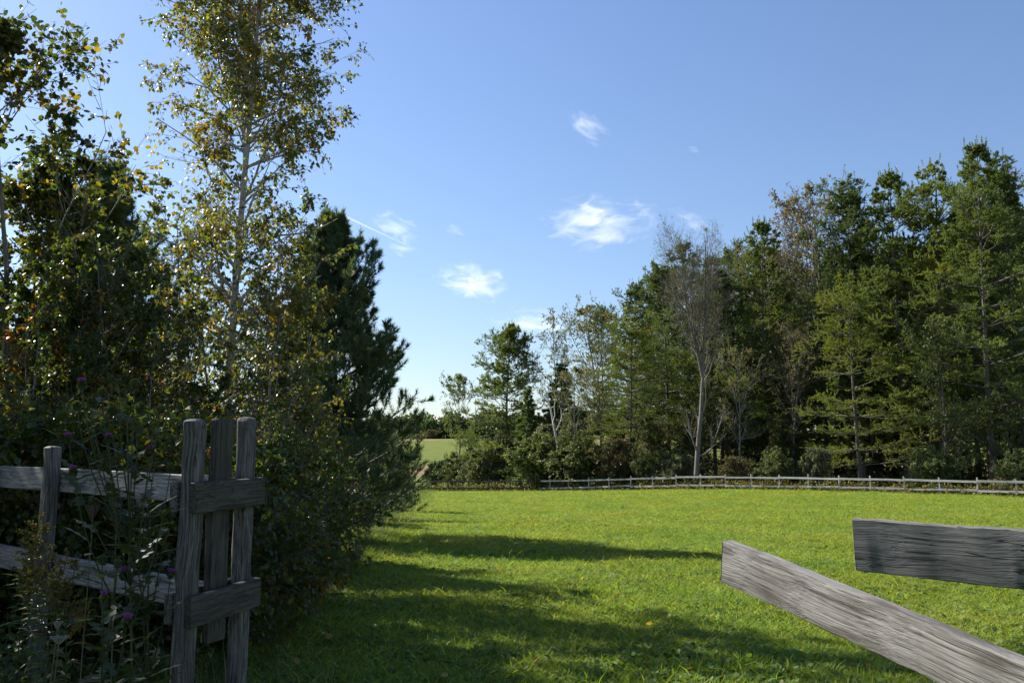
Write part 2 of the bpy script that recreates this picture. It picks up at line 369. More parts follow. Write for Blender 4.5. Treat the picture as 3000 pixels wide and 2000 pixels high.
def place(tpl, pos, X, Zh, size, C):
    X = norm(X); Y = norm(np.cross(Zh, X)); Z = np.cross(X, Y)
    v, f = tpl; s = np.asarray(size)[:, None, None]
    V = pos[:, None] + s * (v[None, :, 0:1] * X[:, None] + v[None, :, 1:2] * Y[:, None] + v[None, :, 2:3] * Z[:, None])
    n_ = len(pos); q = (f[None] + (np.arange(n_) * len(v))[:, None, None]).reshape(-1, f.shape[1])
    return V.reshape(-1, 3), q, np.repeat(C, len(v), 0)

def pick(rng, pal, n, group=None, ng=1, coh=0.5, jit=0.22):
    cols = np.array([p[0] for p in pal]); wt = np.array([p[1] for p in pal], float); wt /= wt.sum()
    i = rng.choice(len(cols), n, p=wt)
    if group is not None:
        gi = rng.choice(len(cols), ng, p=wt); use = rng.random(n) < coh; i = np.where(use, gi[group], i)
    return cols[i] * np.exp(rng.normal(0, jit, (n, 1))) * np.exp(rng.normal(0, 0.06, (n, 3)))

def broadleaf(seed, h, r, prim=24, base=0.25, plen=0.32, pang=60, shape=None, sec=6, ter=5, lpt=8, leaf=0.07, pal=None, tpl=LEAF5,
              stems=1, lean=0.12, droop=0.35, ptrop=0.04, ttrop=-0.05, wob=0.10, wobt=0.05, twig_r=0.004, seclen=0.5, terlen=0.5, mats=('bark_dark', 'leaf'),
              coh=0.7, sides=7, stem_h=None, flat=1.0, fork=None, name='tree'):
    rng = np.random.default_rng(seed)
    shape = shape or (lambda t: np.sin(np.pi * np.clip((t - base) / (1 - base) * 0.85 + 0.15, 0, 1)) ** 0.7)
    p0 = np.zeros((stems, 3)); 
    if stems > 1: p0[:, :2] = rng.normal(0, 0.03 * h ** 0.5, (stems, 2))
    d0 = np.tile([0, 0, 1.0], (stems, 1)); a = rng.uniform(0, 6.28) + np.arange(stems) * 2 * np.pi / stems
    d0[:, 0] = np.cos(a) * lean; d0[:, 1] = np.sin(a) * lean
    L0 = np.full(stems, h) * (1 if stems == 1 else rng.uniform(0.72, 1.05, stems)); R0 = np.full(stems, r)
    p0[:, 2] = -0.15
    T = paths(rng, p0, d0, L0, 14, wobt, (0, 0, 0.10))
    W = [tubes(T, R0, R0 * 0.12, sides)]
    src, sl, sr = T, L0, R0
    if fork:   # extra leaders
        Fk, fl, fr, _, _ = sprout(rng, T, L0, R0, fork[0], fork[1], fork[2], R(fork[3]), R(5), lambda t: (1 - t) * 0.95, 14, wobt, (0, 0, 0.14), 0.75)
        W.append(tubes(Fk, fr, fr * 0.15, sides)); src = np.concatenate([T, Fk]); sl = np.concatenate([L0, fl]); sr = np.concatenate([R0, fr])
        lf = [lambda t: plen * shape(t)]
        P1, l1, r1, i1, t1 = sprout(rng, src, np.full(len(src), h), sr, prim, 0.08, 0.98, R(pang), R(12), lambda t: plen * 0.9 * (1.05 - t) ** 0.6 * (0.4 + t), 8, wob, (0, 0, ptrop), 0.45, flat)
        tt = rng.uniform(base, 0.97, prim)
    else:
        P1, l1, r1, i1, t1 = sprout(rng, T, L0, R0, prim, base, 0.98, R(pang), R(12), lambda t: plen * shape(t), 8, wob, (0, 0, ptrop), 0.45, flat)
    r1 = np.clip(r1, twig_r * 1.5, None)
    W.append(tubes(P1, r1, r1 * 0.2 + twig_r * .3, 5))
    P2, l2, r2, i2, t2 = sprout(rng, P1, l1, r1, sec, 0.25, 1.0, R(45), R(14), lambda t: seclen * (1.15 - 0.6 * t), 6, wob, (0, 0, ptrop * .5), 0.5)
    r2 = np.clip(r2, twig_r, twig_r * 4)
    W.append(tubes(P2[:, [0, 1, 3, 5]], r2, r2 * 0.4, 3))
    P3, l3, r3, i3, t3 = sprout(rng, P2, l2, r2, ter, 0.15, 1.0, R(40), R(15), lambda t: terlen * (1.1 - 0.4 * t), 5, wob * 1.3, (0, 0, ttrop), 0.6)
    W.append(tubes(P3[:, [0, 2, 4]], np.full(len(P3), twig_r), np.full(len(P3), twig_r * 0.5), 3))
    wm_ = build_mesh(name + '_trunk', W, M[mats[0]], True)
    if lpt <= 0: return wm_, None
    nl = rng.poisson(lpt, len(P3)); idx = np.repeat(np.arange(len(P3)), nl); n_ = len(idx)
    t = rng.uniform(0.1, 1.0, n_); pos, tan = at_t(P3, t, idx)
    pos = pos + rng.normal(0, leaf * 0.35, (n_, 3))
    X = norm(tan * 0.5 + rng.normal(0, 0.7, (n_, 3)) + np.array([0, 0, -droop]))
    Z = rng.normal(0, 0.6, (n_, 3)) + np.array([0, 0, 1.0])
    sz = leaf * rng.uniform(0.6, 1.25, n_)
    C = pick(rng, pal, n_, i1 is not None and i2[i3[idx]], len(P1), coh)
    cm_ = build_mesh(name + '_crown', [place(tpl, pos, X, Z, sz, C)], M[mats[1]])
    return wm_, cm_

def conifer(seed, h, r, base=0.3, whorl=0.75, per=5, lmax=4.0, prof=None, el0=5, el1=40, sec=12, ter=4, npt=34, nl=0.17, nw=0.036, nang=45,
            pal=None, trop=0.025, flat=0.10, seclen=0.46, terlen=0.5, dead=10, t_in=0.35, mats=('bark_pine', 'needle'), droop_in=0.0, up=0.0, irr=0.3, on_branch=0.0, thin=True, elsd=7, candle=0.0, name='pine'):
    rng = np.random.default_rng(seed)
    T = paths(rng, np.array([[0, 0, -0.2]]), np.array([[0, 0, 1.0]]), np.array([h]), 16, 0.012, (0, 0, 0.05))
    W = [tubes(T, np.array([r]), np.array([0.02]), 8)]
    prof = prof or (lambda t: (1 - t) ** 0.75)
    hs = [h * base]
    while hs[-1] < h * 0.975: hs.append(hs[-1] + whorl * (1.1 - 0.62 * (hs[-1] / h) ** 2) * rng.uniform(0.85, 1.15))
    hs = np.minimum(np.array(hs), h * 0.98)
    tl = []; az = []; el = []; Ls = []
    for hh in hs:
        t = min(hh / h, 0.985); k = max(3, rng.poisson(per)); a0 = rng.uniform(0, 6.28)
        wl = lmax * prof(np.array((t - base) / (1 - base))) * math.exp(rng.normal(0, irr * 0.6))
        for j in range(k):
            tl.append(t); az.append(a0 + j * 2 * math.pi / k + rng.normal(0, 0.25)); el.append(R(el0 + (el1 - el0) * ((t - base) / (1 - base)) ** 2 + rng.normal(0, elsd)))
            Ls.append(max(0.3, float(wl) * math.exp(rng.normal(0, irr))))
    tl = np.array(tl); az = np.array(az); el = np.array(el); Ls = np.minimum(np.array(Ls), lmax * 1.15)
    pos, _ = at_t(T, tl, np.zeros(len(tl), int))
    d = np.stack([np.cos(az) * np.cos(el), np.sin(az) * np.cos(el), np.sin(el)], 1)
    B = paths(rng, pos, d, Ls, 8, 0.05, (0, 0, trop)); br = 0.012 + 0.012 * Ls
    W.append(tubes(B, br, br * 0.2, 4))
    P2, l2, r2, i2, _ = sprout(rng, B, Ls, br, sec, t_in, 1.0, R(48), R(12), lambda t: seclen * (1.2 - 0.75 * t), 6, 0.06, (0, 0, trop + up), 0.45, flat)
    keep = (not thin) | (rng.random(len(P2)) < np.clip(Ls[i2] / (0.5 * lmax), 0.3, 1.0)); keep = np.broadcast_to(keep, len(P2)); P2, l2, r2, i2 = P2[keep], l2[keep], r2[keep], i2[keep]
    l2 = np.maximum(l2, nl * 1.2); W.append(tubes(P2[:, [0, 2, 5]], np.clip(r2, 0.006, 0.02), np.full(len(P2), 0.005), 3))
    P3, l3, r3, i3, _ = sprout(rng, P2, l2, r2, ter, 0.3, 1.0, R(42), R(12), lambda t: terlen * (1.15 - 0.5 * t), 6, 0.06, (0, 0, trop + up), 0.5, flat)
    if dead:
        tt = rng.uniform(base * 0.25, base, dead); a = rng.uniform(0, 6.28, dead); e = rng.uniform(-0.2, 0.4, dead)
        pp, _ = at_t(T, tt, np.zeros(dead, int))
        D = paths(rng, pp, np.stack([np.cos(a) * np.cos(e), np.sin(a) * np.cos(e), np.sin(e)], 1), rng.uniform(0.5, lmax * 0.45, dead), 6, 0.12, (0, 0, 0))
        W.append(tubes(D, np.full(dead, 0.03), np.full(dead, 0.008), 3))
    wm_ = build_mesh(name + '_trunk', W, M[mats[0]], True)
    allP = [P2, P3] ; allL = [l2, l3]
    PP = np.concatenate(allP); n_tw = len(PP)
    bi = np.concatenate([i2, i2[i3]])
    if on_branch: 
        PB = np.concatenate([B[:, [2, 3, 3, 4, 5, 6]][:, :6], B[:, 2:8]]); PP = np.concatenate([PP, B[:, 2:8]]); bi = np.concatenate([bi, np.arange(len(B))])
    if candle:
        cs = np.where(tl > base + (1 - base) * 0.35)[0]; dd = norm(B[cs, -1] - B[cs, -2]) * 0.45 + np.array([0, 0, 1.0])
        K_ = paths(rng, B[cs, -1], dd, candle * rng.uniform(0.6, 1.2, len(cs)), 6, 0.03, (0, 0, 0.1))
        tp = paths(rng, np.repeat(T[:, -2], 3, 0), np.array([[0, 0, 1.0], [.25, .1, 1], [-.2, -.15, 1]]), np.array([1.2, .8, .8]) * h / 15, 6, 0.02, (0, 0, .1))
        PP = np.concatenate([PP, K_, tp]); bi = np.concatenate([bi, cs, np.zeros(3, int)])
    nn = rng.poisson(npt, len(PP)); idx = np.repeat(np.arange(len(PP)), nn); n_ = len(idx)
    t = rng.uniform(0.12, 1.0, n_) ** 0.8; p, tan = at_t(PP, t, idx)
    rv = rng.normal(0, 1, (n_, 3)); perp = norm(rv - (rv * tan).sum(1, keepdims=True) * tan)
    a = np.abs(rng.normal(R(nang), R(14), n_))[:, None] * (1.15 - 0.5 * t[:, None])
    X = norm(np.cos(a) * tan + np.sin(a) * perp + np.array([0, 0, 0.12])); Y = norm(np.cross(X, rng.normal(0, 1, (n_, 3))))
    ln = (nl * rng.uniform(0.7, 1.15, n_))[:, None]
    V = np.stack([p - Y * nw * .5, p + Y * nw * .5, p + X * ln], 1).reshape(-1, 3)
    Fc = np.arange(n_ * 3).reshape(-1, 3)
    C = pick(rng, pal, n_, bi[idx], len(B), 0.8, 0.15)
    cm_ = build_mesh(name + '_crown', [(V, Fc, np.repeat(C, 3, 0))], M[mats[1]])
    return wm_, cm_

def plant_tree(name, meshes, loc, rz, s, label, cat='tree', group=None, crown='crown', trunk='trunk', sxy=None):
    e = empty(name, loc, rz, (s if sxy is None else sxy, s if sxy is None else sxy, s))
    tag(e, label, cat, group)
    link(trunk, meshes[0], e)
    if meshes[1]: link(crown, meshes[1], e)
    return e

# ------------------------------------------------------------------ palettes (leaf colours, linear)
PINE = [((0.16, 0.20, 0.055), 3), ((0.19, 0.23, 0.06), 2), ((0.125, 0.17, 0.055), 2)]
PINE_Y = [((0.21, 0.24, 0.05), 3), ((0.175, 0.215, 0.052), 2), ((0.25, 0.26, 0.055), 1)]
PINE_D = [((0.11, 0.155, 0.06), 3), ((0.135, 0.175, 0.062), 2)]
PINE_B = [((0.085, 0.13, 0.075), 3), ((0.11, 0.155, 0.08), 2), ((0.135, 0.16, 0.07), 1)]
BIRCH = [((0.10, 0.125, 0.022), 7), ((0.15, 0.155, 0.025), 5), ((0.215, 0.185, 0.025), 2.5), ((0.32, 0.20, 0.025), 1.1), ((0.30, 0.12, 0.018), 0.3)]
SAPL = [((0.050, 0.080, 0.016), 8), ((0.075, 0.095, 0.018), 6), ((0.15, 0.135, 0.02), 1.6), ((0.24, 0.14, 0.018), 0.6), ((0.22, 0.08, 0.014), 0.25)]
ASPEN = [((0.050, 0.075, 0.018), 8), ((0.075, 0.090, 0.02), 5), ((0.20, 0.16, 0.02), 1.2), ((0.26, 0.16, 0.02), 0.4)]
OAK = [((0.10, 0.125, 0.04), 5), ((0.135, 0.145, 0.045), 4), ((0.18, 0.15, 0.05), 2)]
TAN = [((0.15, 0.125, 0.06), 5), ((0.18, 0.135, 0.065), 4), ((0.12, 0.115, 0.045), 4)]
GREYG = [((0.10, 0.125, 0.07), 5), ((0.13, 0.15, 0.08), 3), ((0.075, 0.10, 0.05), 3)]
BUSH = [((0.11, 0.145, 0.045), 5), ((0.14, 0.17, 0.06), 4), ((0.085, 0.12, 0.04), 3)]
BUSH_G = [((0.125, 0.145, 0.085), 5), ((0.155, 0.175, 0.11), 3), ((0.09, 0.11, 0.06), 3)]
RUST = [((0.12, 0.10, 0.045), 4), ((0.10, 0.105, 0.04), 5), ((0.16, 0.11, 0.05), 2)]
UNDER = [((0.06, 0.09, 0.028), 5), ((0.09, 0.11, 0.035), 4), ((0.12, 0.10, 0.035), 2)]

# ------------------------------------------------------------------ thicket along the left side
def at_px(px, Y, dz=0.0):
    p = unp(px, HOR, Y); return Vector((p.x, Y, gz(p.x, Y) + dz))
def h_to(px, py, Y): return unp(px, py, Y).z - gz(unp(px, HOR, Y).x, Y)

birch = broadleaf(11, 10.6, 0.07, prim=118, base=0.06, plen=0.21, pang=55, sec=6, ter=5, lpt=6.5, leaf=0.058, pal=BIRCH, fork=(1, 0.50, 0.56, 15), droop=0.9,
                  ptrop=0.0, ttrop=-0.16, mats=('bark_birch', 'leaf'), twig_r=0.0028, name='birch', coh=0.7, wobt=0.014, lean=0.01)
plant_tree('birch_tree', birch, at_px(648, 11.0), 0.6, 1.0, 'tall slender birch with yellowing leaves and pale trunk behind the gate posts')

aspen = broadleaf(21, 5.9, 0.055, prim=22, base=0.36, plen=0.29, pang=42, sec=6, ter=5, lpt=7.5, leaf=0.064, pal=ASPEN, tpl=LEAFR, stems=2, lean=0.10, droop=0.5,
                  ptrop=0.10, ttrop=0.03, mats=('bark_grey', 'leaf'), twig_r=0.0035, name='aspen')
plant_tree('aspen_tree', aspen, at_px(20, 10.4), 2.4, 0.80, 'lower second aspen behind the first at the left edge')
plant_tree('aspen_tree', aspen, at_px(60, 9.2), 0.3, 1.0, 'round-leaved aspen cut by the left edge of the picture, dark against the sky')

PN = dict(thin=False, whorl=0.36, per=6, sec=9, ter=3, npt=46, nl=0.145, nw=0.016, nang=50, trop=0.085, up=0.10, flat=0.8, seclen=0.46, terlen=0.46, t_in=0.2, base=0.06, dead=4, irr=0.2, el0=12, el1=48, on_branch=1.0)
pineD = conifer(31, 7.6, 0.09, lmax=2.05, pal=PINE_B, prof=lambda t: (1 - t) ** 0.85 * 1.05 + 0.05, candle=0.35, name='young_pine', **PN)
plant_tree('young_pine', pineD, at_px(992, 21.0), 1.0, h_to(985, 625, 21) / 7.6, 'bushy young pine with upturned shoots at the right end of the thicket')
plant_tree('young_pine', pineD, at_px(270, 17.0), 2.6, h_to(300, 500, 17) / 7.6, 'blue-green pine poking up between the aspen and the birch', sxy=h_to(300, 500, 17) / 7.6 * 1.15)
plant_tree('young_pine', pineD, at_px(872, 19.6), 5.3, h_to(872, 900, 19.6) / 7.6, 'darker pine crowded between the birch and the bushy pine')
plant_tree('young_pine', pineD, at_px(1085, 30.0), 4.2, 0.46, 'small young pine low at the far end of the thicket', sxy=0.55)
plant_tree('young_pine', pineD, at_px(1165, 36.0), 0.2, 0.44, 'smallest young pine, tip just clearing the thicket against the sky', sxy=0.42)

sap = [broadleaf(41 + k, 4.0, 0.03, prim=19, base=0.08, plen=0.30, pang=50, sec=6, ter=5, lpt=9, leaf=0.056, pal=SAPL, stems=3, lean=0.16, droop=0.6, ptrop=0.05, ttrop=-0.05,
                 mats=('bark_grey', 'leaf'), twig_r=0.003, name='sapling%d' % k) for k in range(3)]
SAPY = [((0.065, 0.09, 0.016), 8), ((0.095, 0.11, 0.018), 6), ((0.16, 0.14, 0.02), 2.0), ((0.25, 0.15, 0.02), 0.8), ((0.24, 0.09, 0.016), 0.25)]
sap += [broadleaf(61 + k, 4.0, 0.028, prim=15, base=0.08, plen=0.30, pang=48, sec=6, ter=5, lpt=5.4, leaf=0.056, pal=SAPY, stems=3, lean=0.15, droop=0.7, ptrop=0.05, ttrop=-0.06,
                 mats=('bark_grey', 'leaf'), twig_r=0.003, name='thin_sapling%d' % k) for k in range(2)]
saplings = [
    (3, 490, 9.4, 3.6, 'yellow-flecked birch sapling right behind the doubled gate posts'),
    (4, 790, 10.4, 4.0, 'leafy birch sapling filling the thicket to the right of the gate posts'),
    (4, 640, 11.8, 5.3, 'orange-tinged birch sapling around the foot of the tall birch'),
    (0, 250, 9.2, 4.3, 'dark sapling behind the purple thistle'),
    (1, 40, 8.4, 3.4, 'dark sapling behind the fence at the left edge'),
    (3, 840, 13.5, 4.4, 'sapling between the tall birch and the bushy pine'),
    (0, 950, 17.5, 2.4, 'low leafy sapling under the bushy pine'),
    (1, 690, 9.3, 2.6, 'low shrubby sapling at the edge of the grass beside the gate posts'),
    (2, 1075, 25.0, 2.2, 'small sapling hanging loose leaves over the far fence end'),
    (1, 160, 11.5, 3.6, 'tall dark sapling below the blue-green pine'),
    (2, 330, 10.6, 3.7, 'sapling in the darkest hollow of the thicket'),
]
for i, (k, px, Y, hh, lab) in enumerate(saplings):
    plant_tree('birch_sapling', sap[k], at_px(px, Y), i * 1.7, hh / 4.0, lab, 'sapling', 'saplings of the left thicket')
bramble = broadleaf(47, 1.9, 0.016, prim=20, base=0.03, plen=0.55, pang=55, sec=6, ter=4, lpt=6, leaf=0.062, pal=SAPL, stems=5, lean=0.45, droop=0.5, mats=('bark_dark', 'leaf'), twig_r=0.0025, name='bramble')
for i, (px, Y, hh, lab) in enumerate(((-60, 7.0, 1.9, 'low bramble behind the left fence at the picture edge'), (110, 7.0, 2.0, 'low bramble behind the near fence post'), (270, 6.8, 1.8, 'low bramble behind the tallest thistle'),
                                    (420, 6.9, 2.0, 'low bramble behind the fence just left of the gate posts'), (590, 7.2, 1.7, 'low bramble seen between the gate posts'), (690, 8.2, 1.8, 'low bramble at the grass edge right of the gate posts'),
                                    (745, 10.5, 1.9, 'low bramble where the thicket meets the grass'), (855, 14.5, 1.9, 'low bramble farther along the thicket edge'), (945, 19.0, 1.7, 'low bramble at the foot of the bushy pine'),
                                    (1045, 26.0, 1.7, 'low bramble at the far tip of the thicket'))):
    plant_tree('bramble_shrub', bramble, at_px(px, Y), i * 2.3, hh / 1.9, lab, 'shrub', 'brambles of the left thicket', 'foliage', 'stem')
# trees just outside the frame on the left, whose shade falls on the gate and the near grass
for i, (x, y, s, m_) in enumerate(((-6.0, 7.4, 0.98, aspen), (-8.6, 9.0, 1.0, aspen), (-5.6, 5.2, 1.15, sap[0]), (-7.6, 6.2, 1.3, sap[1]))):
    plant_tree('aspen_tree' if m_ is aspen else 'birch_sapling', m_, (x, y, gz(x, y)), i * 2.1, s, ('round-leaved tree beyond the left edge, nearest the aspen', 'round-leaved tree beyond the left edge, deeper in the thicket', 'birch sapling beyond the left edge, closest to the fence', 'birch sapling beyond the left edge, behind the closest one')[i], 'tree', 'trees beyond the left edge')

# ------------------------------------------------------------------ woods behind the far fence
pines = [
    conifer(101, 24, 0.24, base=0.2, whorl=1.35, per=6, lmax=4.5, pal=PINE, name='white_pine_a', candle=0.7, el0=2, el1=48, prof=lambda t: (1 - t) ** 0.8 * (0.75 + 0.5 * np.sin(np.pi * np.clip(t + .12, 0, 1))) + 0.13, irr=0.24, elsd=3.5, npt=42, flat=0.07),
    conifer(102, 24, 0.26, base=0.13, whorl=1.55, per=6, lmax=4.9, pal=PINE_Y, name='white_pine_b', candle=0.7, el0=-3, el1=44, prof=lambda t: (1 - t) ** 0.75 * (0.8 + 0.45 * np.sin(np.pi * np.clip(t + .1, 0, 1))) + 0.13, irr=0.26, elsd=3.5, npt=42, flat=0.06),
    conifer(103, 24, 0.22, base=0.32, whorl=0.95, per=5, lmax=4.0, pal=PINE_D, name='white_pine_c', candle=0.7, npt=26, el0=0, el1=48, prof=lambda t: (1 - t) ** 0.75 * 1.1 + 0.13, irr=0.36),
    conifer(104, 15, 0.22, base=0.12, whorl=0.72, per=5, lmax=3.9, pal=PINE + PINE_Y[1:2], name='white_pine_d', candle=0.7, npt=27, el0=-3, el1=46, prof=lambda t: (1 - t) ** 0.5 * (0.72 + 0.4 * np.abs(np.sin(1.8 * np.pi * t + .5))) + 0.12, irr=0.26, thin=False, flat=0.16),
    conifer(105, 9, 0.12, base=0.08, whorl=0.5, per=5, lmax=2.0, pal=PINE_D, name='spruce', npt=18, el0=-8, el1=35, prof=lambda t: (1 - t) ** 0.9, irr=0.2),
]
oak = [broadleaf(121, 14, 0.17, prim=26, base=0.3, plen=0.33, pang=50, sec=7, ter=5, lpt=6, leaf=0.17, pal=OAK, tpl=LEAF4, mats=('bark_grey', 'leaf_far'), twig_r=0.012, ptrop=0.08, name='oak_a'),
       broadleaf(122, 14, 0.17, prim=26, base=0.3, plen=0.33, pang=48, sec=7, ter=6, lpt=6, leaf=0.115, pal=TAN, tpl=LEAF4, mats=('bark_grey', 'leaf_far'), twig_r=0.012, ptrop=0.09, name='oak_b'),
       broadleaf(123, 14, 0.15, prim=22, base=0.35, plen=0.30, pang=48, sec=7, ter=5, lpt=5, leaf=0.17, pal=GREYG, tpl=LEAF4, mats=('bark_grey', 'leaf_far'), twig_r=0.010, ptrop=0.08, name='oak_c'),
       broadleaf(124, 12, 0.14, prim=30, base=0.12, plen=0.30, pang=55, sec=6, ter=5, lpt=7, leaf=0.18, pal=BUSH, tpl=LEAF4, mats=('bark_dark', 'leaf_far'), twig_r=0.010, ptrop=0.05, name='maple_a')]
bare = broadleaf(131, 18.5, 0.27, prim=20, base=0.36, plen=0.42, pang=40, sec=9, ter=7, lpt=0.7, leaf=0.13, pal=TAN, tpl=LEAF4, mats=('bark_maple', 'leaf_far'), twig_r=0.008, ptrop=0.16, ttrop=0.06,
                 fork=(3, 0.36, 0.55, 26), wob=0.14, name='bare_tree', sides=9)
bush = [broadleaf(141 + k, 3.4, 0.05, prim=18, base=0.05, plen=0.42, pang=52, sec=6, ter=5, lpt=5.5, leaf=0.115, pal=(BUSH, BUSH_G, RUST)[k], tpl=LEAF4, stems=5, lean=0.45, mats=('bark_dark', 'leaf_far'),
                  twig_r=0.008, ptrop=0.06, name='bush%d' % k, terlen=0.55) for k in range(3)]
under = broadleaf(151, 7.0, 0.06, prim=20, base=0.15, plen=0.32, pang=60, sec=6, ter=5, lpt=6, leaf=0.17, pal=UNDER, tpl=LEAF4, stems=2, mats=('bark_dark', 'leaf_far'), twig_r=0.010, name='understorey')

# front row, one by one: mesh, base height of mesh, photo column, distance, photo row of the top, width factor, name, category, label
FR = [
    (pines[3], 15, 1480, 97, 966, 0.95, 'white_pine', 'isolated white pine with layered drooping branches left of the woods'),
    (pines[4], 9, 1548, 92, 1130, 1.0, 'spruce_tree', 'small dark spruce beside the isolated white pine'),
    (pines[4], 9, 1640, 94, 1060, 1.2, 'spruce_tree', 'dark spruce behind the leaning dead snag'),
    (oak[3], 12, 1335, 100, 1100, 0.85, 'maple_tree', 'rounded green tree left of the isolated pine, above the dark fence'),
    (oak[2], 14, 1640, 96, 945, 0.75, 'oak_tree', 'pale grey-green airy tree rising behind the leaning dead snag'),
    (oak[0], 14, 1770, 90, 890, 0.95, 'oak_tree', 'thin yellow-green oak left of the bare tree'),
    (oak[0], 14, 1690, 84, 1080, 0.8, 'oak_tree', 'short yellow-green oak above the big fence bushes'),
    (pines[1], 24, 1845, 86, 900, 1.0, 'white_pine', 'broad pine with yellow-green tiers just left of the bare tree'),
    (bare, 18.5, 2038, 74, 715, 0.78, 'bare_tree', 'half-bare grey tree with thick pale trunk and fine twigs'),
    (pines[2], 24, 1960, 92, 790, 1.0, 'white_pine', 'dark pine seen through the twigs of the half-bare tree'),
    (pines[0], 24, 2120, 88, 760, 1.0, 'white_pine', 'pine close behind the half-bare tree on its right'),
    (pines[0], 24, 2240, 86, 660, 1.0, 'white_pine', 'rounded pine top between the half-bare tree and the tan oak'),
    (oak[1], 14, 2345, 91, 690, 1.0, 'oak_tree', 'tan half-bare oak in front of the pines'),
    (oak[1], 14, 2425, 92, 590, 1.0, 'oak_tree', 'tallest tan oak, brown crown against the sky'),
    (oak[1], 14, 2320, 80, 960, 0.8, 'oak_tree', 'short russet oak in the dark gap of the woods'),
    (pines[2], 24, 2530, 84, 565, 1.0, 'white_pine', 'dark pine right of the tall tan oak'),
    (pines[1], 24, 2520, 72, 800, 1.0, 'white_pine', 'pine with bright yellow-green tiers low over the pale fence'),
    (pines[0], 24, 2660, 80, 510, 1.05, 'white_pine', 'tall pine left of the tallest pine, second highest top'),
    (pines[1], 24, 2760, 78, 480, 0.95, 'white_pine', 'tall pine crowding the left side of the tallest pine'),
    (pines[0], 24, 2905, 72, 435, 0.95, 'white_pine', 'tallest pine of the woods, near the right edge of the picture'),
    (pines[2], 24, 3010, 76, 500, 1.0, 'white_pine', 'dark tall pine cut by the right edge of the picture'),
    (oak[3], 12, 2760, 70, 930, 0.9, 'maple_tree', 'broad-leaved green tree under the tallest pine'),
    (oak[3], 12, 2960, 70, 1130, 0.8, 'maple_tree', 'shaded broad-leaved tree low at the right edge of the woods'),
    (oak[0], 14, 2170, 78, 1010, 0.7, 'oak_tree', 'slim olive oak right of the thick pale trunk'),
    (under, 7, 1905, 78, 1195, 0.8, 'maple_sapling', 'bright yellow-green leafy sapling left of the thick pale trunk'),
]
CATS = {'white_pine': 'pine tree', 'spruce_tree': 'spruce tree', 'maple_tree': 'tree', 'oak_tree': 'oak tree', 'bare_tree': 'tree', 'maple_sapling': 'sapling'}
for i, (ms, bh, px, Y, top, wf, nm, lab) in enumerate(FR):
    s = h_to(px, top, Y) / bh
    plant_tree(nm, ms, at_px(px, Y), i * 2.399, s, lab, CATS[nm], 'trees at the edge of the woods', sxy=s * wf)

# deeper rows that close the woods
rng = np.random.default_rng(5)
LAND = [(1800, 'the thin yellow-green oak'), (1900, 'the bright sapling'), (1985, 'the pine seen through bare twigs'), (2075, 'the thick pale trunk'), (2160, 'the slim olive oak'), (2250, 'the rounded pine top'),
        (2340, 'the tan half-bare oak'), (2440, 'the tallest tan oak'), (2540, 'the low yellow-green tiers'), (2640, 'the second highest top'), (2740, 'the broad-leaved green tree'), (2840, 'the left flank of the tallest pine'),
        (2930, 'the tallest pine'), (3020, 'the dark pine on the right edge')]
def landmark(px): return min(LAND, key=lambda a: abs(a[0] - px))[1]
for row, Y, t0, t1 in (('second row', 88, 860, 560), ('third row', 101, 770, 570), ('farthest row', 115, 840, 640)):
    for j, (px, nm) in enumerate(LAND):
        if row == 'second row' and px < 2050: continue
        px = px + rng.uniform(-35, 35) + (50 if row == 'third row' else 0); f = (px - 1780) / 1250
        k = int(rng.integers(0, 3)); Yj = Y + rng.uniform(-3, 3); s = max(h_to(px, t0 + (t1 - t0) * f + rng.uniform(-15, 110), Yj) / 24, 0.45)
        plant_tree('white_pine', pines[k], at_px(px, Yj), j * 1.9 + Y, s, 'dark pine, %s of the woods, behind %s' % (row, nm), 'pine tree', 'pines deep in the woods')
for j, (px, nm) in enumerate(LAND):
    px = px + rng.uniform(-40, 40); Y = rng.uniform(79, 90); s = rng.uniform(0.7, 1.25)
    plant_tree('maple_sapling', under, at_px(px, Y), j * 2.2, s, 'shaded leafy sapling in the understorey beside %s' % nm, 'sapling', 'understorey of the woods')
def woods_undergrowth():
    rng = np.random.default_rng(66); nc = 260; ch = []
    for k in range(nc):
        Y = rng.uniform(78, 128); px = rng.uniform(1640, 3250); x = (px - 1500) / F * Y
        if (x - 1.9) * 0.69 + (Y - 85.6) * 0.72 < 2.5: continue
        h = rng.uniform(1.0, 4.2); r_ = rng.uniform(1.0, 2.4); n_ = 130; d = norm(rng.normal(0, 1, (n_, 3))) * rng.uniform(0.2, 1, (n_, 1)) ** 0.5
        p = np.array([x, Y, gz(x, Y) + h * .5]) + d * np.array([r_, r_, h * .55]); p[:, 2] = np.maximum(p[:, 2], gz(x, Y) + .05)
        ch.append(place(LEAF4, p, rng.normal(0, 1, (n_, 3)), rng.normal(0, .6, (n_, 3)) + np.array([0, 0, 1.0]), rng.uniform(.18, .4, n_), pick(rng, UNDER, n_, np.zeros(n_, int), 1, .6)))
    o = link('woods_undergrowth', build_mesh('woods_undergrowth', ch, M['leaf_far'])); tag(o, 'dark leafy undergrowth filling the floor of the woods', 'undergrowth', kind='stuff')
woods_undergrowth()

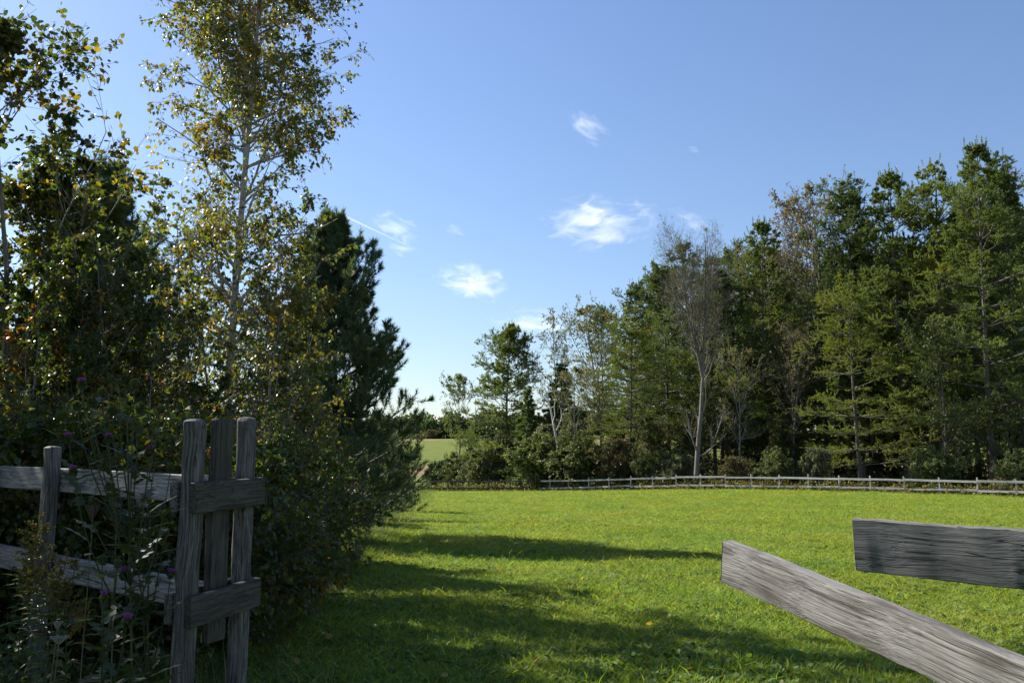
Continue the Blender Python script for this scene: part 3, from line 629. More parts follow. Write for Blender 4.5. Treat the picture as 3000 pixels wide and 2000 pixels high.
bushes = [
    (0, 1580, 87, 1285, 1.25, 'wide green bush where the dark fence meets the pale fence'),
    (0, 1690, 84, 1280, 1.35, 'largest green bush, above the first pale fence rails'),
    (1, 1470, 95, 1270, 1.0, 'grey-green bush under the isolated pine'),
    (1, 1400, 96, 1330, 1.0, 'grey-green bush low behind the middle of the dark fence'),
    (0, 1330, 99, 1335, 1.1, 'light bush at the left end of the dark fence'),
    (0, 1275, 101, 1375, 1.0, 'low sprawling bush where the far hill field begins'),
    (2, 1810, 81, 1300, 1.0, 'brownish bush left of the bright sapling'),
    (1, 1985, 76, 1335, 0.9, 'grey bush at the foot of the thick pale trunk'),
    (0, 2270, 70, 1322, 0.75, 'small round green shrub at the edge of the dark gap'),
    (1, 2385, 69, 1320, 0.85, 'bluish shrub right of the small round shrub'),
    (0, 2735, 63, 1320, 0.9, 'leafy shrub in front of the slanting trunks near the right edge'),
    (0, 2990, 62, 1330, 0.9, 'leafy shrub behind the fence at the right edge'),
    (2, 2150, 74, 1345, 0.9, 'dull brown bush right of the thick pale trunk'),
    (1, 1650, 90, 1250, 0.9, 'tall grey-green bush behind the leaning dead snag'),
]
for i, (k, px, Y, top, wf, lab) in enumerate(bushes):
    s = h_to(px, top, Y) / 3.1
    plant_tree('shrub', bush[k], at_px(px, Y), i * 2.6, s, lab, 'shrub', 'shrubs along the far fence', crown='foliage', trunk='stem', sxy=s * wf * (1.25 if s < 1 else 1))

def snag():
    rng = np.random.default_rng(77); base = at_px(1632, 86)
    e = empty('dead_snag', base); tag(e, 'leaning pale dead snag with forked top above the green bushes', 'dead tree')
    def pts(seq, Y0): return np.array([[ (unp(x, y, Y0 + dy) - base)[:] for x, y, dy in seq]])
    a = pts([(1640, 1400, 0), (1634, 1300, 0), (1622, 1245, 0), (1614, 1200, .3), (1604, 1165, .5), (1596, 1135, .6)], 86)
    b = pts([(1624, 1250, 0), (1620, 1235, -.3), (1626, 1215, -.5), (1624, 1190, -.6), (1628, 1165, -.6), (1624, 1150, -.5)], 86)
    c = pts([(1630, 1262, 0), (1640, 1240, .4), (1646, 1222, .6), (1644, 1200, .6), (1640, 1190, .6), (1634, 1200, .5)], 86)
    link('trunk', build_mesh('snag_trunk', [tubes(a, np.array([0.16]), np.array([0.04]), 7)], M['bark_dead'], True), e)
    for q in (b, c): link('branch', build_mesh('snag_branch', [tubes(q, np.array([0.07]), np.array([0.025]), 5)], M['bark_dead'], True), e)
snag()

# far-off wood on the hill: one mass
def far_wood():
    rng = np.random.default_rng(9); P = []; ch = []
    for k in range(230):
        x = rng.uniform(-170, 110); y = 318 + rng.uniform(0, 40) + 0.05 * x; h = rng.uniform(6.5, 10.5); rr = rng.uniform(2.6, 4.5); z = gz(x, y)
        n_ = 200; d = norm(rng.normal(0, 1, (n_, 3))) * rng.uniform(0.55, 1, (n_, 1)) ** 0.5
        p = np.array([x, y, z + h * 0.52]) + d * np.array([rr, rr, h * 0.5]); p[:, 2] = np.maximum(p[:, 2], z + 0.2)
        C = pick(rng, [((0.05, 0.08, 0.03), 3), ((0.075, 0.10, 0.035), 3), ((0.04, 0.07, 0.032), 2)], n_, np.zeros(n_, int), 1, 0.7)
        ch.append(place(LEAF4, p, rng.normal(0, 1, (n_, 3)), rng.normal(0, .5, (n_, 3)) + np.array([0, 0, 1.0]), np.full(n_, 1.65), C))
    o = link('far_woods', build_mesh('far_woods', ch, M['leaf_far'])); tag(o, 'hazy dark treeline along the crest of the far hill', 'woods', kind='stuff')
far_wood()
for i, (px, Y, s) in enumerate(((1262, 285, 0.9), (1240, 288, 0.7))):
    plant_tree('shrub', bush[2], at_px(px, Y), i, s, ('brown bush alone on the far hill field', 'smaller brown bush beside it on the far hill field')[i], 'shrub', None, 'foliage', 'stem', sxy=s * 1.6)

# ------------------------------------------------------------------ boards and posts
def board_mesh(name, L, wd, th, mat, segs=10, jit=0.0015, seed=0, rnd=0.006, dome=0.0, ends=0.0, chip=0.0):
    """long axis X from 0 to L, width along Z, thickness along Y, centred"""
    rng = np.random.default_rng(seed)
    a, b, r = wd / 2, th / 2, min(rnd, th * 0.3)
    sec = []
    for cx, cz, a0 in ((b - r, a - r, 0), (-(b - r), a - r, 90), (-(b - r), -(a - r), 180), (b - r, -(a - r), 270)):
        for q in (0, 45, 90): sec.append((cx + r * math.cos(R(a0 + q)), cz + r * math.sin(R(a0 + q))))
    sec = np.array(sec); S = len(sec)
    xs_ = list(np.linspace(0, L, segs + 1)); scs = [1.0] * len(xs_)
    if dome:
        xs_ += [L + dome * 0.45, L + dome * 0.8, L + dome]; scs += [0.93, 0.72, 0.35]
    else:
        xs_ = [0.0, 0.003] + xs_[1:-1] + [L - 0.003, L]; scs = [0.965, 1.0] + [1.0] * (segs - 1) + [1.0, 0.965]
    K = len(xs_); V = np.zeros((K, S, 3))
    wob = np.cumsum(rng.normal(0, jit * 0.6, (K, 2)), 0); wob -= np.linspace(0, 1, K)[:, None] * wob[-1]
    for k in range(K):
        V[k, :, 0] = xs_[k]; V[k, :, 1:] = sec * scs[k] + wob[k] + rng.normal(0, jit * 0.5, (S, 2)); 
    if chip:      # splintered top edge near the end
        for k in range(1, K - 1):
            f = max(0.0, 1 - V[k, 0, 0] / 0.42); top_ = V[k, :, 2] > a - r * 1.01
            V[k, top_, 2] -= (rng.uniform(0, chip, top_.sum()) if rng.random() < 0.75 else chip) * f ** 0.4 * (1 if f > 0 else 0)
    V[0, :, 0] += rng.normal(0, ends, S); V[-1, :, 0] += rng.normal(0, ends, S)
    base = np.arange(K - 1)[:, None] * S; s = np.arange(S)[None]; s2 = (s + 1) % S
    q = np.stack([base + s, base + s2, base + S + s2, base + S + s], -1).reshape(-1, 4)
    cap0 = np.arange(S)[::-1][None]; cap1 = ((K - 1) * S + np.arange(S))[None]
    me = build_mesh(name, [(V.reshape(-1, 3), q)], mat)
    v = V.reshape(-1, 3)
    faces = [tuple(f) for f in q] + [tuple(cap0[0]), tuple(cap1[0])]
    me2 = bpy.data.meshes.new(name); me2.from_pydata([tuple(p) for p in v], [], faces); me2.materials.append(mat)
    bpy.data.meshes.remove(me)
    for p in me2.polygons: p.use_smooth = len(p.vertices) == 4
    me2.update(); me2.set_sharp_from_angle(angle=R(20))
    return me2

def axes(p0, p1, up):
    X = (Vector(p1) - Vector(p0)).normalized(); up = Vector(up); Y = up.cross(X).normalized(); Z = X.cross(Y)
    m = Matrix((X, Y, Z)).transposed().to_4x4(); m.translation = Vector(p0); return m

def board(name, parent, p0, p1, up, wd, th, mat, **kw):
    me = board_mesh(name, (Vector(p1) - Vector(p0)).length, wd, th, M[mat], **kw)
    m = axes(p0, p1, up)
    if parent: m = Matrix.Translation(-parent.location) @ m
    return link(name, me, parent, m)

# gate posts at the left: two posts, a plank between, boards nailed across on both sides
A0 = Vector((-1.515, 4.22, 0)); fd = Vector((0.32, 0.947, 0)).normalized(); fn = Vector((fd.y, -fd.x, 0))   # run of the frame, side facing the field
gate = empty('gate_post_frame', A0); tag(gate, 'weathered doubled gate posts with a plank between and boards nailed across', 'gate post')
up = Vector((0, 0, 1))
pA = A0 + fd * 0.02; pB = A0 + fd * 0.43; pP = A0 + fd * 0.23
def gpost(p, top, seed, w1=0.08, lean=0.0):
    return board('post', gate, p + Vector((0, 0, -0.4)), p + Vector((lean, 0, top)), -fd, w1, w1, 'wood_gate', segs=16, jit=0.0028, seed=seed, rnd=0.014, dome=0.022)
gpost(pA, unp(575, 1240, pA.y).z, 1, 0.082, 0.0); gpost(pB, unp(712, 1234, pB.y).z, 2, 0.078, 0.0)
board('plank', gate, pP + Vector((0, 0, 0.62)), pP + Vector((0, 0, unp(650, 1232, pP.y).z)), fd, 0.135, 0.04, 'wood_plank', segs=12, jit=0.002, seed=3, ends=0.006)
z1 = unp(569, 1460, 4.14).z; z2 = unp(555, 1795, 4.14).z
for zz, sd_, tl in ((z1, 5, 0.02), (z2, 7, 0.025)):
    for side in (1, -1):
        o_ = fn * side * (0.042 + 0.021)
        st = A0 + fd * (-0.05 if side == 1 else -0.03) + o_
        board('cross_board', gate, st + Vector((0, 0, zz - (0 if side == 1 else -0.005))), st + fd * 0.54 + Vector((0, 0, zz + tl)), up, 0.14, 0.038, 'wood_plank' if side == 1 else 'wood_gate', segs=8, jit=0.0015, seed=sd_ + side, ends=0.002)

def nail_mesh():
    bm = bmesh.new(); bmesh.ops.create_cone(bm, cap_ends=True, segments=8, radius1=0.0055, radius2=0.004, depth=0.004); me = bpy.data.meshes.new('nail'); bm.to_mesh(me); bm.free(); me.materials.append(M['nail']); return me
NAIL = nail_mesh()
def nails(parent, origin, n_dir, spots):
    q = Vector(n_dir).to_track_quat('Z', 'Y').to_matrix().to_4x4()
    for sp in spots:
        m = q.copy(); m.translation = Vector(sp) + Vector(n_dir) * 0.0015 - parent.location; link('nail', NAIL, parent, m)
for zz, tl in ((z1, 0.02), (z2, 0.025)):
    f0 = A0 + fd * -0.05 + fn * (0.042 + 0.040 + 0.0005)
    nails(gate, A0, fn, [f0 + fd * a + Vector((0, 0, zz + tl * a / .54 + dz)) for a, dz in ((0.07, 0.035), (0.085, -0.03), (0.27, 0.03), (0.29, -0.035), (0.47, 0.03), (0.485, -0.03))])
# near fence on the left
L0_ = Vector((-3.44, 5.97, 0)); L1_ = Vector((-1.52, 4.57, 0)); ld = (L1_ - L0_).normalized()
fence1 = empty('rail_fence', (L0_.x, L0_.y, 0)); tag(fence1, 'grey two-rail fence in the shade running into the gate posts', 'fence')
ln_ = Vector((ld.y, -ld.x, 0)); ln_ = ln_ if ln_.y < 0 else -ln_
for za, zb, sd_ in ((EYE - 0.063, EYE - 0.115, 21), (EYE - 0.555, EYE - 0.64, 22)):
    s0 = L0_ - ld * 2.2; slope = (zb - za) / (L1_ - L0_).length
    board('rail', fence1, s0 + Vector((0, 0, za - slope * 2.2)), L1_ + ld * 0.12 + Vector((0, 0, zb + slope * .12)), up, 0.14, 0.04, 'wood', segs=20, jit=0.002, seed=sd_)
pf = unp(150, 1367, 5.5); tt = ((pf.x - L0_.x) * ld.x + (5.5 - L0_.y) * ld.y)
for dist, sd_ in ((0.86, 31), (-1.5, 32)):
    b_ = L0_ + ld * dist + ln_ * 0.07
    board('post', fence1, b_ + Vector((0, 0, -0.4)), b_ + Vector((0.01, 0, unp(165, 1312, b_.y).z)), ln_, 0.08, 0.08, 'wood_gate', segs=14, jit=0.003, seed=sd_, rnd=0.015, dome=0.012)

# the two rails sticking in from the right, with the post that carries them outside the picture
u0 = unp(2509, 1591, 3.22); u1 = unp(3000, 1638, 2.86); ud = (u1 - u0).normalized()
upper = board('slip_rail', None, u0, u0 + ud * 2.3, (-0.06, -0.07, 1), 0.184, 0.042, 'wood_slate', segs=60, chip=0.006, jit=0.0013, seed=51, ends=0.003, rnd=0.004)
tag(upper, 'dark slate-grey rail end reaching in level from the right', 'fence rail')
l0 = unp(2128, 1640, 3.11); l1 = unp(2700, 1886, 2.44); lo = (l1 - l0).normalized()
lower = board('slip_rail', None, l0, l0 + lo * 3.0, (-0.06, -0.035, 1), 0.142, 0.046, 'wood_near', segs=50, jit=0.0016, seed=53, ends=0.002, rnd=0.004)
tag(lower, 'pale grey rail end slanting down to the right over the grass', 'fence rail')
pr = u0 + ud * 1.9
gp2 = board('fence_post', None, Vector((pr.x + 0.07, pr.y + 0.02, -0.4)), Vector((pr.x + 0.07, pr.y + 0.02, 1.6)), (1, 0, 0), 0.1, 0.1, 'wood', segs=14, jit=0.003, seed=55, dome=0.02)
tag(gp2, 'weathered post carrying the level rail beyond the right edge', 'fence post')

# far fence: shade painted into the left run's wood, sunlight into the right run's
def far_fence(name, label, c, d, n_, mat, seed, first):
    rr_ = random.Random(seed); d = Vector((d[0], d[1], 0)).normalized(); nrm = Vector((d.y, -d.x, 0)); nrm = nrm if nrm.y < 0 else -nrm
    e = empty(name, (c[0], c[1], gz(*c))); tag(e, label, 'fence', 'fences around the meadow')
    P_ = [Vector((c[0], c[1], 0)) + d * (2.31 * (k + first)) for k in range(n_)]
    for p in P_: p.z = gz(p.x, p.y)
    pm = [board_mesh('far_post', 1.67, 0.085, 0.085, M[mat], segs=3, seed=seed + q, jit=0.003) for q in range(3)]
    for k, p in enumerate(P_):
        m = axes(p - Vector((0, 0, 0.4)), p + Vector((rr_.uniform(-.06, .06), rr_.uniform(-.05, .05), 1.27 + rr_.uniform(-.05, .04))), nrm)
        link('post', pm[k % 3], e, Matrix.Translation(-e.location) @ m)
    for zz in (1.04, 0.40):
        k = 0
        while k < n_ - 1:
            k2 = min(k + 2, n_ - 1)
            a = P_[k] + nrm * 0.075 + Vector((0, 0, zz + rr_.uniform(-.05, .05))); b = P_[k2] + nrm * 0.075 + Vector((0, 0, zz + rr_.uniform(-.05, .05)))
            board('rail', e, a - d * (1.1 if k == 0 and first else 0), b - d * 0.004, up, 0.135, 0.04, mat, segs=4, jit=0.006, seed=seed + k + int(zz * 10))
            k = k2
far_fence('rail_fence', 'pale sunlit two-rail fence crossing in front of the woods', (1.9, 85.6), (0.72, -0.69), 26, 'wood_sunlit', 61, 1)
far_fence('rail_fence', 'dark two-rail fence left of the pale one at the far end of the meadow', (1.9, 85.6), (-13, 6.5), 13, 'wood_shaded', 81, 0)

# weeds along the far fence
def fence_weeds():
    rng = np.random.default_rng(12); ch = []
    def run(c, d, Ltot, n_, hmax, yel):
        d = np.array(d, float); d /= np.linalg.norm(d); nr = np.array([d[1], -d[0]]); nr = nr if nr[1] < 0 else -nr
        s = rng.uniform(0, Ltot, n_); o = rng.normal(-0.4, 0.38, n_)
        xy = np.array(c)[None] + s[:, None] * d + o[:, None] * nr
        z = ground(xy[:, 0], xy[:, 1]); clump = 0.55 + 0.45 * np.sin(s * 1.9 + np.sin(s * 0.7) * 2)
        h = hmax * rng.uniform(0.35, 1.0, n_) * (0.6 + 0.4 * clump) * np.where(o > 0.0, 0.45, 1.0)
        p = np.concatenate([xy, z[:, None]], 1); dr = rng.normal(0, 0.22, (n_, 3)); dr[:, 2] = 1
        P_ = paths(rng, p, dr, h, 4, 0.12, (0, 0, -0.02))
        ch.append(tubes(P_[:, [0, 3]], np.full(n_, 0.012), np.full(n_, 0.006), 3, (0.10, 0.10, 0.04)))
        k = 8; idx = np.repeat(np.arange(n_), k); t = rng.uniform(0.1, 1, n_ * k); q, tn = at_t(P_, t, idx)
        pal_lo = [((0.15, 0.16, 0.06), 4), ((0.20, 0.165, 0.075), 3), ((0.11, 0.135, 0.045), 3), ((0.20, 0.13, 0.07), 1.5)]
        C = pick(rng, pal_lo, n_ * k, idx, n_, 0.6)
        top = (t > 0.72) & (rng.random(n_)[idx] < yel); C[top] = np.array([0.30, 0.20, 0.03]) * np.exp(rng.normal(0, .2, (top.sum(), 1)))
        ch.append(place(LEAF4, q, rng.normal(0, 1, (n_ * k, 3)) + np.array([0, 0, -.2]), rng.normal(0, .5, (n_ * k, 3)) + np.array([0, 0, 1.0]), 0.16 * rng.uniform(.6, 1.3, n_ * k), C))
    run((1.9, 85.6), (0.72, -0.69), 62, 3900, 1.3, 0.14)
    run((1.9, 85.6), (-13, 6.5), 30, 2200, 1.1, 0.12)
    o = link('fence_weeds', build_mesh('fence_weeds', ch, M['leaf_far'])); tag(o, 'tangle of dry weeds and goldenrod growing through the far fence', 'weeds', kind='stuff')
fence_weeds()

# ------------------------------------------------------------------ grass (instanced tufts)
def tuft(seed, n_, h, spread, wd, pal, bend=0.5):
    rng = np.random.default_rng(seed)
    p = np.zeros((n_, 3)); p[:, :2] = rng.normal(0, spread * 0.5, (n_, 2))
    d = rng.normal(0, 0.35, (n_, 3)); d[:, 2] = 1; d = norm(d); L = h * rng.uniform(0.5, 1.15, n_)
    out = np.stack([d[:, 0], d[:, 1], np.zeros(n_)], 1) + rng.normal(0, .2, (n_, 3)) * np.array([1, 1, 0])
    Y = norm(np.cross(d, rng.normal(0, 1, (n_, 3)))); w_ = wd * rng.uniform(.7, 1.2, n_)[:, None]
    m1 = p + d * L[:, None] * 0.55; tip = p + d * L[:, None] * (1 - 0.15 * bend) + out * L[:, None] * bend; tip[:, 2] = np.maximum(tip[:, 2], L * 0.35)
    V = np.stack([p - Y * w_ / 2, p + Y * w_ / 2, m1 + Y * w_ * .45, m1 - Y * w_ * .45, tip], 1).reshape(-1, 3)
    b = np.arange(n_)[:, None] * 5
    Fc = np.concatenate([b + np.array([[0, 1, 2]]), b + np.array([[0, 2, 3]]), b + np.array([[3, 2, 4]])])
    C = pick(rng, pal, n_); return V, Fc, np.repeat(C, 5, 0)

GR = [((0.183, 0.252, 0.045), 5), ((0.22, 0.287, 0.053), 4), ((0.24, 0.295, 0.06), 2), ((0.26, 0.24, 0.08), 0.5)]
def rosette(seed, n_, size, pal):
    rng = np.random.default_rng(seed); a = rng.uniform(0, 6.28, n_); rr_ = rng.uniform(0.2, 1, n_) * size * 1.1
    pos = np.stack([np.cos(a) * rr_, np.sin(a) * rr_, rng.uniform(0.02, 0.075, n_)], 1)
    X = np.stack([np.cos(a), np.sin(a), rng.normal(0.25, .3, n_)], 1); Z = rng.normal(0, .35, (n_, 3)) + np.array([0, 0, 1.0])
    return place(LEAFR, pos, X, Z, size * rng.uniform(.6, 1.2, n_), pick(rng, pal, n_))
tcol = bpy.data.collections.new('grass_tufts')
def src(name, ch, mat):
    o = bpy.data.objects.new(name, build_mesh(name, ch, mat)); tcol.objects.link(o)
for k in range(4): src('tuft_a%d' % k, [tuft(200 + k, 34, 0.11, 0.16, 0.006, GR)], M['grass'])
CL = [((0.085, 0.16, 0.03), 4), ((0.12, 0.19, 0.04), 3)]
for k in range(2): src('tuft_b%d' % k, [rosette(210 + k, 14, 0.045, CL), tuft(220 + k, 10, 0.1, 0.12, 0.006, GR)], M['grass'])
src('tuft_c0', [tuft(230, 46, 0.26, 0.22, 0.006, [((0.08, 0.13, 0.025), 4), ((0.16, 0.16, 0.05), 2)], 0.6)], M['grass'])

def scatter_group():
    g = bpy.data.node_groups.new('scatter', 'GeometryNodeTree')
    g.interface.new_socket('Geometry', in_out='INPUT', socket_type='NodeSocketGeometry')
    g.interface.new_socket('Geometry', in_out='OUTPUT', socket_type='NodeSocketGeometry')
    gi = g.nodes.new('NodeGroupInput'); go = g.nodes.new('NodeGroupOutput')
    ci = g.nodes.new('GeometryNodeCollectionInfo'); ci.inputs['Collection'].default_value = tcol
    ci.inputs['Separate Children'].default_value = True; ci.inputs['Reset Children'].default_value = True
    ip = g.nodes.new('GeometryNodeInstanceOnPoints'); ip.inputs['Pick Instance'].default_value = True
    def na(name, t):
        x = g.nodes.new('GeometryNodeInputNamedAttribute'); x.data_type = t; x.inputs['Name'].default_value = name; return x.outputs['Attribute']
    e2r = g.nodes.new('FunctionNodeEulerToRotation')
    g.links.new(na('rot', 'FLOAT_VECTOR'), e2r.inputs[0]); g.links.new(e2r.outputs[0], ip.inputs['Rotation'])
    g.links.new(na('scl', 'FLOAT_VECTOR'), ip.inputs['Scale']); g.links.new(na('idx', 'INT'), ip.inputs['Instance Index'])
    g.links.new(gi.outputs[0], ip.inputs['Points']); g.links.new(ci.outputs['Instances'] if 'Instances' in ci.outputs else ci.outputs[0], ip.inputs['Instance'])
    g.links.new(ip.outputs[0], go.inputs[0]); return g
SG = scatter_group()

def in_thicket(x, y):
    edge = np.interp(y, [4, 8, 10.4, 19.5, 40, 90], [-2.9, -2.95, -3.0, -3.9, -5.6, -9.0])
    return x < edge

def scatter(name, xy, rot, scl, idx, label):
    me = bpy.data.meshes.new(name); n_ = len(xy)
    co = np.concatenate([xy, ground(xy[:, 0], xy[:, 1])[:, None] - 0.005], 1)
    me.vertices.add(n_); me.vertices.foreach_set('co', co.astype(np.float32).ravel())
    for nm, t, dat in (('rot', 'FLOAT_VECTOR', rot), ('scl', 'FLOAT_VECTOR', scl)):
        a = me.attributes.new(nm, t, 'POINT'); a.data.foreach_set('vector', dat.astype(np.float32).ravel())
    a = me.attributes.new('idx', 'INT', 'POINT'); a.data.foreach_set('value', idx.astype(np.int32))
    o = link(name, me); md = o.modifiers.new('scatter', 'NODES'); md.node_group = SG
    tag(o, label, 'grass', kind='stuff'); return o

rng = np.random.default_rng(3)
XY = []; SC = []; IX = []
for y0, y1, dens, sxy, sz, pcl in ((3.2, 8, 300, 1.0, 0.75, 0.35), (8, 15, 190, 1.15, 0.7, 0.22), (15, 26, 100, 1.5, 0.6, 0.10), (26, 46, 46, 2.1, 0.55, 0.03), (46, 92, 20, 3.0, 0.6, 0.0)):
    hw = lambda y: 0.62 * y + 1.5
    area_n = int(dens * (hw(y0) + hw(y1)) * (y1 - y0)); yy = rng.uniform(y0, y1, area_n * 2); xx = rng.uniform(-hw(y1), hw(y1), area_n * 2)
    k = (np.abs(xx) < hw(yy)); xx, yy = xx[k], yy[k]
    if y0 > 40:  # stop at the fence
        k = (yy < np.where(xx > 1.9, 85.6 - (xx - 1.9) * 0.958, 85.6 - (xx - 1.9) * 0.5) + 0.5); xx, yy = xx[k], yy[k]
    k = ~in_thicket(xx + 1.0, yy) | (yy < 8); xx, yy = xx[k], yy[k]
    n_ = len(xx); patch = 0.5 + 0.5 * np.sin(xx * 1.3 + np.sin(yy * 0.9) * 1.7) * np.sin(yy * 1.1 + np.cos(xx * 0.8) * 1.5)
    ix = rng.integers(0, 4, n_); cl = rng.random(n_) < pcl * (0.3 + 1.4 * patch); ix[cl] = rng.integers(4, 6, cl.sum())
    # long grass at the thicket's foot
    near = in_thicket(xx - 0.7 + rng.normal(0, .25, n_), yy) & (rng.random(n_) < 0.5); ix[near] = 6
    s = rng.uniform(0.7, 1.3, n_); hmod = 0.75 + 0.5 * patch
    XY.append(np.stack([xx, yy], 1)); SC.append(np.stack([s * sxy, s * sxy, s * sz * hmod], 1)); IX.append(ix)
XY = np.concatenate(XY); SC = np.concatenate(SC); IX = np.concatenate(IX); n_ = len(XY)
ROT = np.stack([rng.normal(0, .12, n_), rng.normal(0, .12, n_), rng.uniform(0, 6.28, n_)], 1)
scatter('grass', XY, ROT, SC, IX, 'short green grass mixed with clover covering the meadow')

# ------------------------------------------------------------------ weeds in the lower left corner
def corner_weeds():
    rng = np.random.default_rng(33); ch = []; n_ = 1000
    x = rng.uniform(-3.9, -1.15, n_); y = rng.uniform(3.0, 5.9, n_)
    # only on the near side of the fence and gate
    k = (y < 4.5 + (-1.5 - x) * 0.74 - 0.12) & ~((x > -1.6) & (y > 3.75)); x, y = x[k], y[k]; n_ = len(x)
    p = np.stack([x, y, ground(x, y)], 1); dr = rng.normal(0, 0.28, (n_, 3)); dr[:, 2] = 1
    h = rng.uniform(0.25, 0.85, n_) * np.interp(x, [-3.5, -1.3], [1.0, 0.5])
    P_ = paths(rng, p, dr, h, 6, 0.13, (0, 0, -0.01)); ch.append(tubes(P_, np.full(n_, 0.0035), np.full(n_, 0.0015), 4, (0.075, 0.10, 0.035)))
    k = 22; idx = np.repeat(np.arange(n_), k); t = rng.uniform(0.05, 1, n_ * k); q, tn = at_t(P_, t, idx)
    C = pick(rng, [((0.06, 0.10, 0.03), 5), ((0.085, 0.125, 0.045), 4), ((0.11, 0.12, 0.04), 1)], n_ * k, idx, n_, .6)
    ch.append(place(LEAF5, q, rng.normal(0, .8, (n_ * k, 3)) + np.array([0, 0, .1]), rng.normal(0, .4, (n_ * k, 3)) + np.array([0, 0, 1.0]), np.repeat(rng.uniform(.03, .075, n_), k) * rng.uniform(.7, 1.2, n_ * k), C))
    n2 = 1500; x = rng.uniform(-4, -1.0, n2); y = rng.uniform(3.0, 6.2, n2); p = np.stack([x, y, ground(x, y)], 1)
    V, Fc, Cc = tuft(900, n2, 0.42, 0.01, 0.006, [((0.07, 0.11, 0.025), 4), ((0.2, 0.17, 0.08), 1)], 0.5)
    V = V + np.repeat(p, 5, 0); ch.append((V, Fc, Cc))
    o = link('undergrowth', build_mesh('undergrowth', ch, M['weed'])); tag(o, 'dark leafy weeds crowding the foot of the near fence', 'weeds', kind='stuff')
corner_weeds()

# thistles
def spiky_leaf(seed):
    rng = np.random.default_rng(seed); n_ = 7; V = []; 
    for k in range(n_ + 1):
        t = k / n_; wv = 0.16 * math.sin(math.pi * min(1, t * 0.9 + 0.08)) * (1.5 if k % 2 else 0.45)
        V += [(t, wv, 0.05 * wv - 0.15 * t * t), (t + 0.02, 0, -0.15 * t * t), (t, -wv, 0.05 * wv - 0.15 * t * t)]
    Fc = []
    for k in range(n_):
        a = k * 3; Fc += [(a, a + 1, a + 4, a + 3), (a + 1, a + 2, a + 5, a + 4)]
    V = np.array(V); return build_mesh('thistle_leaf', [(V, np.array(Fc), np.tile([0.06, 0.085, 0.04], (len(V), 1)))], M['weed'])
TL = [spiky_leaf(k) for k in range(2)]
def bulb_mesh():
    rng = np.random.default_rng(4); n_ = 170
    d = norm(rng.normal(0, 1, (n_, 3))); P0 = d * np.array([.016, .016, .019]); X = d + np.array([0, 0, 0.7])
    ch = [place(LEAF4, P0, X, rng.normal(0, 1, (n_, 3)), np.full(n_, 0.014), pick(rng, [((0.07, 0.10, 0.045), 3), ((0.1, 0.12, 0.06), 1)], n_))]
    th = np.linspace(0, np.pi, 7); ring = np.array([[[.017 * math.sin(a) * math.cos(b), .017 * math.sin(a) * math.sin(b), -.02 * math.cos(a)] for b in np.arange(8) * np.pi / 4] for a in th])
    q = np.array([[i * 8 + j, i * 8 + (j + 1) % 8, (i + 1) * 8 + (j + 1) % 8, (i + 1) * 8 + j] for i in range(6) for j in range(8)])
    ch.append((ring.reshape(-1, 3), q, np.tile([0.05, 0.08, 0.035], (56, 1))))
    return build_mesh('thistle_bulb', ch, M['weed'])
def petal_mesh():
    rng = np.random.default_rng(5); n_ = 130; a = rng.uniform(0, 6.28, n_); s = np.sqrt(rng.random(n_))
    p = np.stack([np.cos(a) * .006 * s, np.sin(a) * .006 * s, np.full(n_, .012)], 1); d = norm(np.stack([np.cos(a) * s * .75, np.sin(a) * s * .75, np.ones(n_)], 1)); L = rng.uniform(.022, .032, n_)[:, None]
    Y = norm(np.cross(d, rng.normal(0, 1, (n_, 3)))) * .0014
    V = np.stack([p - Y, p + Y, p + d * L + Y * 1.3, p + d * L - Y * 1.3], 1).reshape(-1, 3)
    return build_mesh('thistle_petals', [(V, np.arange(n_ * 4).reshape(-1, 4))], M['purple'])
BULB, PETAL = bulb_mesh(), petal_mesh()

def thistle(label, base, seed, tips, main_top, nleaf=5):
    """tips: (point, open flower?) in world space"""
    rng = np.random.default_rng(seed); e = empty('thistle', base); tag(e, label, 'thistle', 'thistles by the near fence')
    b = np.array(base); mt = np.array(main_top) - b
    mid = mt * 0.5 + rng.normal(0, 0.02, 3)
    def bez(p, c, q, K): t = np.linspace(0, 1, K)[:, None]; return (1 - t) ** 2 * p + 2 * t * (1 - t) * c + t * t * q
    main = bez(np.array([0, 0, -.05]), mid, mt, 12)[None]
    ch = [tubes(main, np.array([0.007]), np.array([0.003]), 6, (0.06, 0.08, 0.035))]; brs = [main]
    for (tp, op) in tips:
        q = np.array(tp) - b; tz = np.clip(q[2] / max(mt[2], .1) - 0.28, 0.06, 0.85); st = main[0, int(tz * 11)]
        c = st * 0.45 + q * 0.55 + np.array([(q - st)[0] * .25, (q - st)[1] * .25, -0.04])
        pth = bez(st, c, q, 12)[None]; ch.append(tubes(pth, np.array([0.0035]), np.array([0.002]), 5, (0.06, 0.08, 0.035))); brs.append(pth)
        tn = pth[0, -1] - pth[0, -2]
        m = Vector(tn).to_track_quat('Z', 'Y').to_matrix().to_4x4(); m.translation = Vector(pth[0, -1]); s = rng.uniform(0.6, 0.88)
        h = link('flower_head', BULB, e, m @ Matrix.Scale(s, 4))
        if op: link('petals', PETAL, h)
    link('stem', build_mesh('thistle_stem', ch, M['weed'], True), e)
    for bi, B in enumerate(brs):
        for k in range(nleaf + (6 if bi == 0 else 0)):
            t = rng.uniform(0.05, 0.97, 1); p, tn = at_t(B, t, np.array([0])); a = rng.uniform(0, 6.28)
            d = Vector((math.cos(a), math.sin(a), rng.uniform(0.1, 0.9))).normalized(); X = d; Y = up.cross(X).normalized(); Z = X.cross(Y)
            m = Matrix((X, Y, Z)).transposed().to_4x4(); m.translation = Vector(p[0]); s = rng.uniform(0.08, 0.19) * (1.3 if bi == 0 else 0.75)
            link('leaf', TL[k % 2], e, m @ Matrix.Scale(s, 4))
def U(px, py, Y): return tuple(unp(px, py, Y))
